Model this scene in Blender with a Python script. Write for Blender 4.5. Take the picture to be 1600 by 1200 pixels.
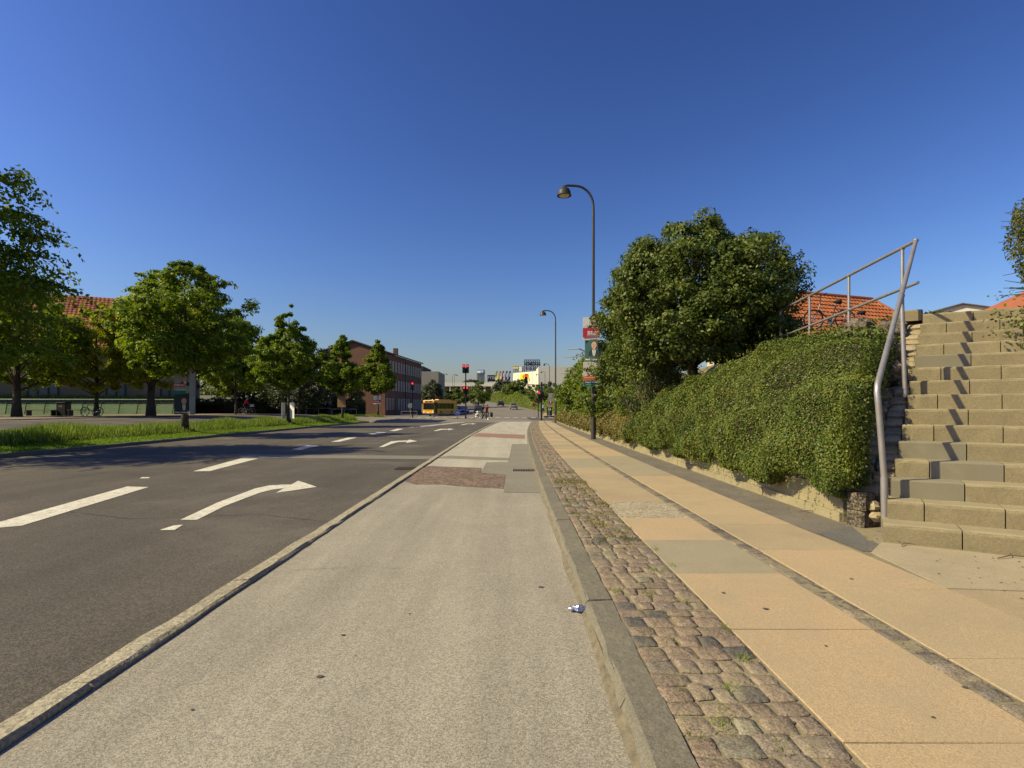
import bpy, bmesh, math, random
import numpy as np
from mathutils import Vector, Matrix
R = math.radians
random.seed(7); rng = np.random.default_rng(7)
sc = bpy.context.scene
for o in list(bpy.data.objects): bpy.data.objects.remove(o)
col = sc.collection

# ------------------------------------------------------------------ camera, sky, sun, exposure
EYE = 1.25; F = 860.0; HZ = 638.0
cd = bpy.data.cameras.new('camera'); cam = bpy.data.objects.new('camera', cd); col.objects.link(cam)
cd.sensor_width = 36; cd.lens = 36*F/1600; cd.shift_y = 38/1600; cd.clip_start = .05; cd.clip_end = 6000
cam.location = (0, 0, EYE); cam.rotation_euler = (R(90), 0, 0); sc.camera = cam
SUN_EL = 40.0; SUN_AZ = 14.0                      # light travels towards +x, turned SUN_AZ towards +y
w = bpy.data.worlds.new('World'); sc.world = w; w.use_nodes = True
nt = w.node_tree; bg = nt.nodes['Background']
sky = nt.nodes.new('ShaderNodeTexSky'); sky.sky_type = 'NISHITA'; sky.sun_disc = False
sky.sun_elevation = R(SUN_EL); sky.sun_rotation = R(270-SUN_AZ)
sky.altitude = 0; sky.air_density = 1.42; sky.dust_density = 1.05; sky.ozone_density = 7.0
hs = nt.nodes.new('ShaderNodeHueSaturation'); hs.inputs['Saturation'].default_value = 1.0
gm = nt.nodes.new('ShaderNodeGamma'); gm.inputs['Gamma'].default_value = 1.68
nt.links.new(sky.outputs[0], hs.inputs['Color']); nt.links.new(hs.outputs[0], gm.inputs[0]); 
tn = nt.nodes.new('ShaderNodeMix'); tn.data_type = 'RGBA'; tn.blend_type = 'MULTIPLY'; tn.inputs[0].default_value = 1; tn.inputs[7].default_value = (.66, .53, .575, 1)
nt.links.new(gm.outputs[0], tn.inputs[6]); nt.links.new(tn.outputs[2], bg.inputs[0])
bg.inputs[1].default_value = .05
ld = bpy.data.lights.new('sun', 'SUN'); ld.energy = 4.6; ld.angle = R(.53); ld.color = (1, .89, .54)
sun = bpy.data.objects.new('sun', ld); col.objects.link(sun)
sd = Vector((math.cos(R(SUN_AZ))*math.cos(R(SUN_EL)), math.sin(R(SUN_AZ))*math.cos(R(SUN_EL)), -math.sin(R(SUN_EL))))
sun.rotation_euler = sd.to_track_quat('-Z', 'Y').to_euler(); sun.location = (-20, -5, 30)
vs = sc.view_settings; vs.view_transform = 'Standard'; vs.look = 'None'; vs.gamma = 1; vs.use_curve_mapping = False; vs.exposure = .5
sc.render.engine = 'CYCLES'

# ------------------------------------------------------------------ materials
MATS = {}
def nod(nt, t, **k):
    n = nt.nodes.new(t)
    for a, b in k.items(): setattr(n, a, b)
    return n
def ramp(nt, fac, stops, interp='LINEAR'):
    n = nod(nt, 'ShaderNodeValToRGB'); cr = n.color_ramp; cr.interpolation = interp
    while len(cr.elements) < len(stops): cr.elements.new(.5)
    for e, (p, c) in zip(cr.elements, stops): e.position = p; e.color = (*c, 1)
    nt.links.new(fac, n.inputs[0]); return n.outputs[0]
def mixc(nt, fac, a, b, mode='MIX'):
    n = nod(nt, 'ShaderNodeMix', data_type='RGBA', blend_type=mode)
    for s, v in ((0, fac), (6, a), (7, b)):
        if isinstance(v, (int, float)): n.inputs[s].default_value = v
        elif isinstance(v, tuple): n.inputs[s].default_value = (*v, 1)
        else: nt.links.new(v, n.inputs[s])
    return n.outputs[2]
def noise(nt, vec, scale, detail=4, rough=.6):
    n = nod(nt, 'ShaderNodeTexNoise'); n.inputs['Scale'].default_value = scale; n.inputs['Detail'].default_value = detail
    n.inputs['Roughness'].default_value = rough; nt.links.new(vec, n.inputs['Vector']); return n.outputs[0]
def M(name, c, c2=None, scale=3, rough=.8, bump=0, bscale=40, spec=.3, metal=0, rnd=None, island=False, speck=None, stain=None, emit=None, alpha=None, interp='LINEAR', dust=None, streak=None):
    """two-tone noise material in world space; rnd = ramp stops chosen per object (or per island); speck = (dark, light, scale, contrast);
    stain = (colour, scale, threshold)."""
    if name in MATS: return MATS[name]
    m = bpy.data.materials.new(name); m.use_nodes = True; nt = m.node_tree; p = nt.nodes['Principled BSDF']
    geo = nod(nt, 'ShaderNodeNewGeometry'); pos = geo.outputs['Position']
    p.inputs['Roughness'].default_value = rough; p.inputs['Specular IOR Level'].default_value = spec; p.inputs['Metallic'].default_value = metal
    if rnd:
        src = geo.outputs['Random Per Island'] if island else nod(nt, 'ShaderNodeObjectInfo').outputs['Random']
        base = ramp(nt, src, rnd, interp)
        if c2: base = mixc(nt, ramp(nt, noise(nt, pos, scale), [(.35, (0,)*3), (.65, (1,)*3)]), base, mixc(nt, .5, base, c2))
    elif c2:
        base = mixc(nt, ramp(nt, noise(nt, pos, scale), [(.3, (0,)*3), (.7, (1,)*3)]), c, c2)
    else:
        n = nod(nt, 'ShaderNodeRGB'); n.outputs[0].default_value = (*c, 1); base = n.outputs[0]
    if speck:
        dk, lt, s, k = speck
        v = nod(nt, 'ShaderNodeTexVoronoi'); v.inputs['Scale'].default_value = s; nt.links.new(pos, v.inputs['Vector'])
        sep = nod(nt, 'ShaderNodeSeparateColor'); nt.links.new(v.outputs['Color'], sep.inputs[0])
        base = mixc(nt, k, base, mixc(nt, 1.0, base, ramp(nt, sep.outputs[0], [(0, dk), (.5, (1,)*3), (1, lt)]), 'MULTIPLY'))
    if stain:
        cl, s, th = stain
        base = mixc(nt, ramp(nt, noise(nt, pos, s, 6, .65), [(th-.04, (0,)*3), (th+.2, (1,)*3)]), base, mixc(nt, .55, base, cl))
    if streak:                                       # wear drawn out along the road
        mp = nod(nt, 'ShaderNodeMapping'); mp.inputs['Scale'].default_value = (1, .07, 1); nt.links.new(pos, mp.inputs[0])
        base = mixc(nt, 1.0, base, ramp(nt, noise(nt, mp.outputs[0], streak, 5, .7), [(.3, (.80, .79, .78)), (.7, (1.12, 1.12, 1.11))]), 'MULTIPLY')
    if dust:                                         # dust lying on upward faces
        sp = nod(nt, 'ShaderNodeSeparateXYZ'); nt.links.new(geo.outputs['True Normal'], sp.inputs[0])
        base = mixc(nt, ramp(nt, sp.outputs[2], [(.5, (0,)*3), (.95, (.75,)*3)]), base, mixc(nt, .5, base, dust))
    nt.links.new(base, p.inputs['Base Color'])
    if bump:
        b = nod(nt, 'ShaderNodeBump'); b.inputs['Strength'].default_value = 1; b.inputs['Distance'].default_value = bump
        nt.links.new(noise(nt, pos, bscale, 3), b.inputs['Height']); nt.links.new(b.outputs[0], p.inputs['Normal'])
    if emit:
        p.inputs['Emission Color'].default_value = (*c, 1); p.inputs['Emission Strength'].default_value = emit
    if alpha is not None: p.inputs['Alpha'].default_value = alpha
    MATS[name] = m; return m
def leafmat(name, stops, trans=.3, rough=.45, spec=.35):
    if name in MATS: return MATS[name]
    m = bpy.data.materials.new(name); m.use_nodes = True; nt = m.node_tree; p = nt.nodes['Principled BSDF']; out = nt.nodes['Material Output']
    geo = nod(nt, 'ShaderNodeNewGeometry')
    c = ramp(nt, geo.outputs['Random Per Island'], stops)
    big = ramp(nt, noise(nt, geo.outputs['Position'], 1.6, 4, .65), [(.32, (.74, .80, .8)), (.55, (1.05, 1.03, 1.0)), (.72, (1.32, 1.16, .95))])
    c = mixc(nt, 1.0, c, big, 'MULTIPLY')
    nt.links.new(c, p.inputs['Base Color']); p.inputs['Roughness'].default_value = rough; p.inputs['Specular IOR Level'].default_value = spec
    t = nod(nt, 'ShaderNodeBsdfTranslucent'); nt.links.new(mixc(nt, 1.0, c, (1.5, 1.6, .6), 'MULTIPLY'), t.inputs[0])
    mx = nod(nt, 'ShaderNodeMixShader'); mx.inputs[0].default_value = trans
    nt.links.new(p.outputs[0], mx.inputs[1]); nt.links.new(t.outputs[0], mx.inputs[2]); nt.links.new(mx.outputs[0], out.inputs[0])
    MATS[name] = m; return m
def paint(name, c, rough=.4, spec=.5): return M(name, c, rough=rough, spec=spec)

# ------------------------------------------------------------------ helpers
def tag(o, label=None, cat=None, group=None, kind=None):
    if label: o['label'] = label
    if cat: o['category'] = cat
    if group: o['group'] = group
    if kind: o['kind'] = kind
    return o
def thing(name, label, cat, loc=(0, 0, 0), rz=0, group=None):
    o = bpy.data.objects.new(name, None); o.empty_display_size = .2; col.objects.link(o); o.location = loc; o.rotation_euler = (0, 0, rz)
    return tag(o, label, cat, group)
def link(name, me, parent=None, loc=None, rz=None, scale=None):
    o = bpy.data.objects.new(name, me); col.objects.link(o)
    if parent: o.parent = parent
    if loc is not None: o.location = loc
    if rz is not None: o.rotation_euler = (0, 0, rz)
    if scale is not None: o.scale = scale
    return o
def copy_tree(o, parent=None):
    c = o.copy(); col.objects.link(c)
    if parent: c.parent = parent
    for ch in o.children: copy_tree(ch, c)
    return c
class MB:
    def __init__(s): s.v = []; s.f = []; s.mi = []; s.m = 0
    def add(s, vs, fs):
        n = len(s.v); s.v += [tuple(v) for v in vs]
        for f in fs: s.f.append(tuple(i+n for i in f)); s.mi.append(s.m)
        return s
    def box(s, c, d, rz=0, bev=0, tilt=None):
        x, y, z = d[0]/2, d[1]/2, d[2]/2
        if bev:
            b = min(bev, x*.9, y*.9, z*.9)
            P = [(-x+b,-y,), (x-b,-y), (x,-y+b), (x,y-b), (x-b,y), (-x+b,y), (-x,y-b), (-x,-y+b)]
            Q = [(-x+b,-y+b), (x-b,-y+b), (x-b,-y+b), (x-b,y-b), (x-b,y-b), (-x+b,y-b), (-x+b,y-b), (-x+b,-y+b)]
            v = [(px, py, -z) for px, py in P]+[(px, py, z-b) for px, py in P]+[(px*.5+qx*.5, py*.5+qy*.5, z) for (px, py), (qx, qy) in zip(P, Q)]
            f = [tuple(reversed(range(8)))]+[(i, (i+1) % 8, 8+(i+1) % 8, 8+i) for i in range(8)]+[(8+i, 8+(i+1) % 8, 16+(i+1) % 8, 16+i) for i in range(8)]+[tuple(range(16, 24))]
        else:
            v = [(-x,-y,-z), (x,-y,-z), (x,y,-z), (-x,y,-z), (-x,-y,z), (x,-y,z), (x,y,z), (-x,y,z)]
            f = [(3,2,1,0), (4,5,6,7), (0,1,5,4), (1,2,6,5), (2,3,7,6), (3,0,4,7)]
        mt = Matrix.Translation(c) @ Matrix.Rotation(rz, 4, 'Z')
        if tilt: mt = mt @ Matrix.Rotation(tilt[1], 4, tilt[0])
        return s.add([mt @ Vector(p) for p in v], f)
    def tube(s, pts, r, n=8, cap=True):
        pts = [Vector(p) for p in pts]; rr = r if isinstance(r, (list, tuple)) else [r]*len(pts)
        vs = []; fs = []; up = None
        for i, p in enumerate(pts):
            d = (pts[min(i+1, len(pts)-1)]-pts[max(i-1, 0)]).normalized()
            if up is None:
                up = Vector((0, 0, 1)) if abs(d.z) < .9 else Vector((1, 0, 0))
            a = d.cross(up).normalized(); b = a.cross(d).normalized(); up = b
            for k in range(n):
                t = 2*math.pi*k/n; vs.append(p+(a*math.cos(t)+b*math.sin(t))*rr[i])
        for i in range(len(pts)-1):
            for k in range(n): fs.append((i*n+k, i*n+(k+1) % n, (i+1)*n+(k+1) % n, (i+1)*n+k))
        if cap: fs.append(tuple(reversed(range(n)))); fs.append(tuple(range((len(pts)-1)*n, len(pts)*n)))
        return s.add(vs, fs)
    def lathe(s, prof, c=(0, 0, 0), n=16, axis='Z'):
        vs = []; fs = []
        for r, z in prof:
            for k in range(n):
                t = 2*math.pi*k/n; p = (r*math.cos(t), r*math.sin(t), z)
                if axis == 'Y': p = (p[0], p[2], p[1])
                if axis == 'X': p = (p[2], p[0], p[1])
                vs.append((p[0]+c[0], p[1]+c[1], p[2]+c[2]))
        for i in range(len(prof)-1):
            for k in range(n): fs.append((i*n+k, i*n+(k+1) % n, (i+1)*n+(k+1) % n, (i+1)*n+k))
        fs.append(tuple(reversed(range(n)))); fs.append(tuple(range((len(prof)-1)*n, len(prof)*n)))
        return s.add(vs, fs)
    def torus(s, c, R_, r, axis='Y', n=24, m=6):
        vs = []; fs = []
        for i in range(n):
            a = 2*math.pi*i/n
            for j in range(m):
                b = 2*math.pi*j/m; q = R_+r*math.cos(b); p = (q*math.cos(a), r*math.sin(b), q*math.sin(a))
                if axis == 'X': p = (p[1], p[0], p[2])
                vs.append((p[0]+c[0], p[1]+c[1], p[2]+c[2]))
        for i in range(n):
            for j in range(m): fs.append((i*m+j, ((i+1) % n)*m+j, ((i+1) % n)*m+(j+1) % m, i*m+(j+1) % m))
        return s.add(vs, fs)
    def prism(s, poly, z0, z1):
        n = len(poly); vs = [(*p, z0) for p in poly]+[(*p, z1) for p in poly]
        return s.add(vs, [tuple(reversed(range(n))), tuple(range(n, 2*n))]+[(i, (i+1) % n, n+(i+1) % n, n+i) for i in range(n)])
    def slab(s, poly, axis, a, b):
        """polygon in a vertical plane extruded along axis: axis 'Y' -> poly is (x,z); axis 'X' -> poly is (y,z)"""
        n = len(poly); f = (lambda p, t: (p[0], t, p[1])) if axis == 'Y' else (lambda p, t: (t, p[0], p[1]))
        vs = [f(p, a) for p in poly]+[f(p, b) for p in poly]
        return s.add(vs, [tuple(range(n)), tuple(reversed(range(n, 2*n)))]+[(i, n+i, n+(i+1) % n, (i+1) % n) for i in range(n)])
    def sheet(s, poly, z): return s.add([(*p, z) for p in poly], [tuple(range(len(poly)))])
    def ball(s, c, r, n=10, m=7, seed=None, j=0):
        rd = random.Random(seed); r = r if isinstance(r, (tuple, list)) else (r, r, r); vs = []; fs = []
        for i in range(m+1):
            t = math.pi*i/m
            for k in range(n):
                a = 2*math.pi*k/n; q = 1+(rd.uniform(-j, j) if j and 0 < i < m else 0)
                vs.append((c[0]+r[0]*q*math.sin(t)*math.cos(a), c[1]+r[1]*q*math.sin(t)*math.sin(a), c[2]+r[2]*q*math.cos(t)))
        for i in range(m):
            for k in range(n): fs.append((i*n+k, (i+1)*n+k, (i+1)*n+(k+1) % n, i*n+(k+1) % n))
        return s.add(vs, fs)
    def mesh(s, name, mats, smooth=False):
        me = bpy.data.meshes.new(name); me.from_pydata(s.v, [], s.f)
        for m in (mats if isinstance(mats, (list, tuple)) else [mats]): me.materials.append(m)
        if any(s.mi): me.polygons.foreach_set('material_index', s.mi)
        bm = bmesh.new(); bm.from_mesh(me); bmesh.ops.remove_doubles(bm, verts=bm.verts, dist=1e-5); bmesh.ops.recalc_face_normals(bm, faces=bm.faces)
        bm.to_mesh(me); bm.free()
        if smooth:
            me.polygons.foreach_set('use_smooth', [True]*len(me.polygons))
            if smooth is not True: me.set_sharp_from_angle(angle=R(smooth))
        return me
    def build(s, name, mats, parent=None, loc=None, rz=None, smooth=False): return link(name, s.mesh(name, mats, smooth), parent, loc, rz)
def raw_mesh(name, V, Fq, mats, smooth=False):
    """fast mesh from numpy arrays; Fq is (n, k) with constant k"""
    me = bpy.data.meshes.new(name); V = np.asarray(V, np.float32); Fq = np.asarray(Fq, np.int32); n, k = Fq.shape
    me.vertices.add(len(V)); me.vertices.foreach_set('co', V.ravel()); me.loops.add(n*k); me.loops.foreach_set('vertex_index', Fq.ravel())
    me.polygons.add(n); me.polygons.foreach_set('loop_start', np.arange(0, n*k, k, dtype=np.int32)); me.polygons.foreach_set('loop_total', np.full(n, k, np.int32))
    for m in (mats if isinstance(mats, (list, tuple)) else [mats]): me.materials.append(m)
    if smooth: me.polygons.foreach_set('use_smooth', np.ones(n, bool))
    me.update(calc_edges=True); return me
def unit(a): return a/np.maximum(np.linalg.norm(a, axis=1, keepdims=True), 1e-6)
def leaves(P, N, L, mats, name='crown', wid=.6, spread=.9, droop=0.0, g=None):
    """one small folded leaf per point; N = preferred normal"""
    g = g or rng; n = len(P); L = np.broadcast_to(np.asarray(L, float), (n,))*g.uniform(.7, 1.3, n)
    nn = unit(np.asarray(N)+g.normal(0, spread, (n, 3))); t = g.normal(0, 1, (n, 3)); t[:, 2] -= droop
    t = unit(t-nn*np.sum(t*nn, 1, keepdims=True)); b = np.cross(nn, t)
    l = L[:, None]; wd = l*wid*.5
    V = np.stack([P-t*l*.5, P+b*wd+nn*l*.10, P+t*l*.5, P-b*wd+nn*l*.10], 1).reshape(-1, 3)
    return raw_mesh(name, V, np.arange(n*4).reshape(n, 4), mats)
def text_mesh(s, size, mat, depth=.004, name='lettering', bold=False, align='CENTER'):
    c = bpy.data.curves.new('t', 'FONT'); c.body = s; c.size = size; c.align_x = align; c.align_y = 'CENTER'; c.extrude = depth; c.resolution_u = 2
    if bold: c.offset = size*.03
    o = bpy.data.objects.new('t', c); col.objects.link(o); dg = bpy.context.evaluated_depsgraph_get(); dg.update()
    me = bpy.data.meshes.new_from_object(o.evaluated_get(dg)); bpy.data.objects.remove(o); bpy.data.curves.remove(c)
    me.name = name; me.materials.clear(); me.materials.append(mat); return me
def smooth01(t): t = max(0., min(1., t)); return t*t*(3-2*t)
def bank_up(y):                                     # the street climbs beyond the crossing
    if y < 60: return 0.
    return .000194*(min(y, 230)-60)**2+max(0, min(y, 420)-230)*.03
def left_up(x, y):
    a = 0
    for x0, x1, d in ((-13.9, -16.5, .26), (-17, -26, .36), (-30, -60, .25)): a += d*smooth01((x-x0)/(x1-x0))
    return a*smooth01((88-y)/30)
def at(px, py, D): return Vector(((px-800)*D/F, D, EYE+(HZ-py)*D/F))
def gnd(px, py, z): D = F*(EYE-z)/(py-HZ); return ((px-800)*D/F, D)
# ------------------------------------------------------------------ setting: ground, road, verge, cycle track, pavement
def strip(name, mat, ys, fl, fr, zf, nx=4, parent=None, kind='structure', thick=0):
    V = []; Q = []
    for y in ys:
        a, b = fl(y), fr(y)
        for i in range(nx+1):
            x = a+(b-a)*i/nx; V.append((x, y, zf(x, y)))
    for j in range(len(ys)-1):
        for i in range(nx):
            k = j*(nx+1)+i; Q.append((k, k+1, k+nx+2, k+nx+1))
    m = MB(); m.v = V; m.f = Q; m.mi = [0]*len(Q)
    if thick:
        n = nx+1; e = [j*n for j in range(len(ys))]; f = [j*n+nx for j in range(len(ys))]
        for L, s in ((e, 1), (f, -1)):
            b0 = len(m.v); m.v += [(m.v[i][0], m.v[i][1], m.v[i][2]-thick) for i in L]
            for j in range(len(L)-1):
                q = (L[j], L[j+1], b0+j+1, b0+j); m.f.append(q if s > 0 else q[::-1]); m.mi.append(0)
        for L in (list(range(n)), list(range((len(ys)-1)*n, len(ys)*n))):
            b0 = len(m.v); m.v += [(m.v[i][0], m.v[i][1], m.v[i][2]-thick) for i in L]
            for j in range(len(L)-1): m.f.append((L[j], L[j+1], b0+j+1, b0+j)); m.mi.append(0)
    o = m.build(name, mat, parent)
    if kind: o['kind'] = kind
    return o
fr_ = lambda a, b, s: [a+(b-a)*i/max(1, round((b-a)/s)) for i in range(max(1, round((b-a)/s))+1)]
asphalt = M('asphalt', (.074, .063, .050), (.098, .084, .067), .5, .86, .004, 160, speck=((.4,)*3, (2.0, 1.95, 1.85), 110, .6), stain=((.20, .17, .135), .42, .55), spec=.25, streak=.9)
asphalt_sun = M('asphalt_sunlit', (.17, .145, .115), (.21, .18, .145), .2, .9, stain=((.11, .095, .08), .25, .55), spec=.2)  # lighter copy of the asphalt: brightness of grazing sunlight is put into the colour
track_m = M('exposed_aggregate', (.272, .243, .191), (.316, .284, .225), .55, .88, .003, 170, speck=((.55, .53, .5), (1.55, 1.5, 1.4), 150, .7), stain=((.21, .18, .13), .8, .57), spec=.25, streak=2.2)
sand = M('joint_sand', (.26, .215, .13), (.20, .165, .095), 5, .95, .004, 90, speck=((.6,)*3, (1.3,)*3, 120, .5))
dirt = M('dark_dirt', (.125, .108, .085), (.165, .142, .112), 2.2, .95, .004, 70, speck=((.6,)*3, (1.4,)*3, 90, .5), stain=((.25, .2, .13), 1.8, .56))
soil = M('soil', (.055, .045, .03), (.09, .075, .045), 2, 1)
white = M('road_paint', (.58, .53, .42), (.70, .65, .52), 3, .75, .001, 60, speck=((.55,)*3, (1.1,)*3, 110, .8), stain=((.12, .105, .085), 11, .53))
lawn_m = M('lawn', (.08, .13, .014), (.12, .165, .02), 1.3, .95, .02, 60)
granite_l = M('granite_pale', (.30, .255, .17), (.37, .32, .22), 5, .9, .012, 28, speck=((.5,)*3, (1.3,)*3, 70, .7), stain=((.2, .18, .1), 4, .55))

# ground to the horizon
xs = [-3000, -800, -300, -150, -90]+list(range(-70, -13, 2))+[-13.7, -2, 3.3, 20, 60, 150, 400, 1000, 3000]; xs = sorted(xs)
ys = [-300, -60, -20, 0]+list(range(4, 90, 4))+list(range(90, 240, 10))+[260, 300, 360, 420, 700, 1500, 5000]
def gz(x, y):
    z = bank_up(y)+left_up(x, y)-.13
    if -13.8 < x < 6 and y < 60: z -= .3
    if x > 6: z -= .25
    return z
m = MB(); nx = len(xs)
for y in ys:
    for x in xs: m.v.append((x, y, gz(x, y)))
for j in range(len(ys)-1):
    for i in range(nx-1): k = j*nx+i; m.f.append((k, k+1, k+nx+1, k+nx)); m.mi.append(0)
tag(m.build('ground', M('ground_earth', (.12, .10, .06), (.10, .11, .04), .08, .95), smooth=True), kind='structure')

xl = lambda y: -1.86+.0008*max(0, y-20)**2                    # left edge of the cycle track
sh = lambda y: .0007*max(0, y-6)**2 if y < 52 else 1.48       # how far the kerb swings right
rowx = lambda x0: (lambda y: x0+sh(y)*(1-.62*max(0, (x0-.45))/(3.44-.45)))
YS = fr_(-4, 51.6, .9)
road = strip('road', asphalt, fr_(-6, 52, 2), lambda y: -13.62, lambda y: xl(y)-.135, lambda x, y: -.08, 6)
strip('crossing', asphalt_sun, [52, 56, 60, 64, 68, 72, 76, 80], lambda y: -13.62 if y < 56 else -70, lambda y: xl(y)-.1 if y < 52 else 60, lambda x, y: -.08+bank_up(y)+(left_up(x, y)+.09)*smooth01((-14-x)/6), 24)
FAR = [(80, -24, 16), (95, -17, 6.6), (110, -14, 6.5), (130, -11, 5.5), (160, -14.5, 1.5), (200, -26, -8), (230, -38, -19), (280, -66, -45), (340, -110, -88)]
def fx(i): return lambda y: float(np.interp(y, [f[0] for f in FAR], [f[i] for f in FAR]))
strip('far_road', asphalt_sun, [80, 87, 95, 102, 110, 120, 130, 145, 160, 180, 200, 215, 230, 255, 280, 310, 340], fx(1), fx(2), lambda x, y: bank_up(y)-.072, 4)

# markings: each its own sheet on the road
def mark(name, poly, z=-.075, par=road, mat=white):
    return MB().sheet(poly, z).build(name, mat, par)
def dash(px): mark('lane_dash', [gnd(x, y, -.075) for x, y in px])
dash([(-50, 829), (34.7, 821), (232, 761), (199, 760)])
dash([(301, 736.5), (328, 736), (404, 716.2), (377, 716)])
dash([(455, 702.2), (472, 702.2), (499, 696), (480, 696)])
dash([(517, 690.2), (530, 690.2), (558, 683.6), (544, 683.6)])
dash([(575, 678.2), (587, 678.4), (604, 675.4), (590, 675.2)])
dash([(608, 673.2), (618, 673.4), (631, 670), (621, 669.8)])
for a, b in (((638, 667.6), (720, 659.2)), ((655, 667.0), (733, 658.8))):
    mark('lane_line', [gnd(a[0], a[1], -.075), gnd(a[0]+5, a[1], -.075), gnd(b[0]+5, b[1], -.075), gnd(b[0], b[1], -.075)])
def arrow(stem, head): mark('turn_arrow', [gnd(x, y, -.075) for x, y in stem+head+[]])
arrow([(282, 812), (308, 812), (350, 791), (405, 770), (425, 765), (444, 762.5)], [(431, 770), (495, 760.6), (466, 751), (455, 757.2), (442, 757), (420, 758.5), (399, 763), (340, 785)])
mark('faded_tick', [gnd(x, y, -.075) for x, y in ((249, 828), (273, 828), (286, 819.6), (271, 821))])
mark('faded_tick', [gnd(x, y, -.075) for x, y in ((218, 747.5), (233, 747), (234, 745.5), (222, 745.5))])
arrow([(592, 698.6), (599, 698.4), (613, 693), (622, 690.6), (636, 690)], [(634, 692), (652, 689.3), (640, 686.8), (637, 688.2), (622, 688.6), (611, 689.6)])
arrow([(677, 673.4), (682, 673.4), (690, 671.4), (700, 671.2)], [(700, 672.0), (710, 670.6), (702, 669.6), (700, 670.2), (688, 670.2)])
arrow([(719, 664.2), (723, 664.2), (730, 662.6), (737, 662.4)], [(737, 663.0), (744, 662.1), (738, 661.4), (736, 661.9), (728, 661.9)])
strip('repair_strip', M('repair_asphalt', (.20, .175, .14), (.17, .15, .12), 1, .9, speck=((.7,)*3, (1.3,)*3, 70, .5)), [0, 1], lambda t: -7.6, lambda t: xl(15)-.15, lambda x, t: -.0765, 8, road, None)
ob = bpy.data.objects['repair_strip']
for v in ob.data.vertices: v.co.y = (14.35 if v.co.y < .5 else 15.35)-(v.co.x+2)*.09
for i in range(5): mark('tar_seam', [(-2.9-i*.9, 19.0+i*2.1), (-2.87-i*.9, 18.9+i*2.1), (-3.72-i*.9, 20.9+i*2.1), (-3.8-i*.9, 21.0+i*2.1)], -.0772, road, M('tar', (.03, .028, .026), rough=.5))
def crack(par, pts, z, wd, mat, seed, name='crack'):                      # thin wandering crack, a sheet a few millimetres wide
    rd = random.Random(seed); P = []
    for (x0, y0), (x1, y1) in zip(pts, pts[1:]):
        n = max(4, int(math.hypot(x1-x0, y1-y0)/.10))
        for i in range(n): t = i/n; P.append((x0+(x1-x0)*t+rd.uniform(-.018, .018), y0+(y1-y0)*t+rd.uniform(-.018, .018), wd*rd.uniform(.3, 1.2)))
    m = MB()
    for i, (x, y, q) in enumerate(P):
        a, b = P[max(i-1, 0)], P[min(i+1, len(P)-1)]; L = math.hypot(b[0]-a[0], b[1]-a[1]) or 1; nx_, ny_ = -(b[1]-a[1])/L, (b[0]-a[0])/L
        m.v += [(x+nx_*q, y+ny_*q, z), (x-nx_*q, y-ny_*q, z)]
    m.f = [(2*i, 2*i+1, 2*i+3, 2*i+2) for i in range(len(P)-1)]; m.mi = [0]*len(m.f); m.build(name, mat, par)
crk = M('crack_dirt', (.035, .03, .024), rough=.9)
for k, pts in enumerate(([(-2.1, 6.4), (-3.2, 6.9), (-4.6, 6.6), (-6.2, 7.3)], [(-2.05, 10.2), (-2.9, 10.6), (-3.6, 10.3)], [(-8.5, 9.0), (-8.3, 12.2), (-8.6, 14.4)])): crack(road, pts, -.0768, .006, crk, k)
cz = lambda y: -.07+bank_up(y)
for i in range(12): x = -11+i*1.35; mark('crossing_stripe', [(x, 55.2), (x+.9, 55.2), (x+.9, 59.6), (x, 59.6)], -.072)
for i in range(16): x = -13+i*1.2; mark('crossing_stripe', [(x, 73.5), (x+.62, 73.5), (x+.62, 76.2), (x, 76.2)], cz(75)+.012)
mark('stop_line', [(-1.4, 53), (1.3, 53), (1.3, 53.7), (-1.4, 53.7)], -.072)
gr = MB(); [gr.box((0, i*.055, 0), (.38, .022, .02)) for i in range(8)]
o = gr.build('gutter_grate', M('rust_iron', (.05, .04, .03), (.09, .06, .035), 20, .7), road, (-2.35, 11.9, -.068))

# kerbs
def kerb_run(name, xf, y0, y1, step, prof, mats, seed, rng_gap=.006, zf=lambda y: 0):
    root = bpy.data.objects.new(name, None); col.objects.link(root); root['kind'] = 'structure'; rd = random.Random(seed); y = y0
    while y < y1:
        L = step*rd.uniform(.85, 1.15); n = 7; m = MB(); P = len(prof); jz = rd.uniform(-.004, .004)
        for i in range(n):
            yy = y+rng_gap/2+(L-rng_gap)*i/(n-1)
            for px, pz in prof: m.v.append((xf(yy)+px+(rd.uniform(-.006, .006)), yy, zf(yy)+pz+(jz+rd.uniform(-.004, .004) if pz > -.05 else 0)))
        for i in range(n-1):
            for k in range(P): m.f.append((i*P+k, i*P+(k+1) % P, (i+1)*P+(k+1) % P, (i+1)*P+k)); m.mi.append(0)
        m.f += [tuple(range(P)), tuple(reversed(range((n-1)*P, n*P)))]; m.mi += [0, 0]
        m.build('kerb_stone', rd.choice(mats), root); y += L
    return root
kerb_run('road_kerb', xl, -4, 51.5, 1.3, [(-.142, -.3), (-.142, .006), (-.122, .026), (-.02, .028), (-.002, .014), (-.002, -.3)], [granite_l], 3)
granite_d = M('granite_grey', (.14, .124, .09), (.165, .146, .106), 14, .85, .008, 25, speck=((.6,)*3, (1.4,)*3, 190, .6), stain=((.225, .195, .125), 5, .55))
granite_e = M('granite_grey_worn', (.15, .131, .094), (.175, .152, .108), 12, .85, .008, 25, speck=((.6,)*3, (1.4,)*3, 190, .6), stain=((.24, .205, .13), 4, .52))
kerb_run('pavement_kerb', rowx(.445), -4, 51.5, 1.25, [(0, -.3), (0, .028), (.018, .062), (.028, .068), (.166, .071), (.172, .066), (.172, -.3)], [granite_d, granite_e, granite_d], 5)
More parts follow.
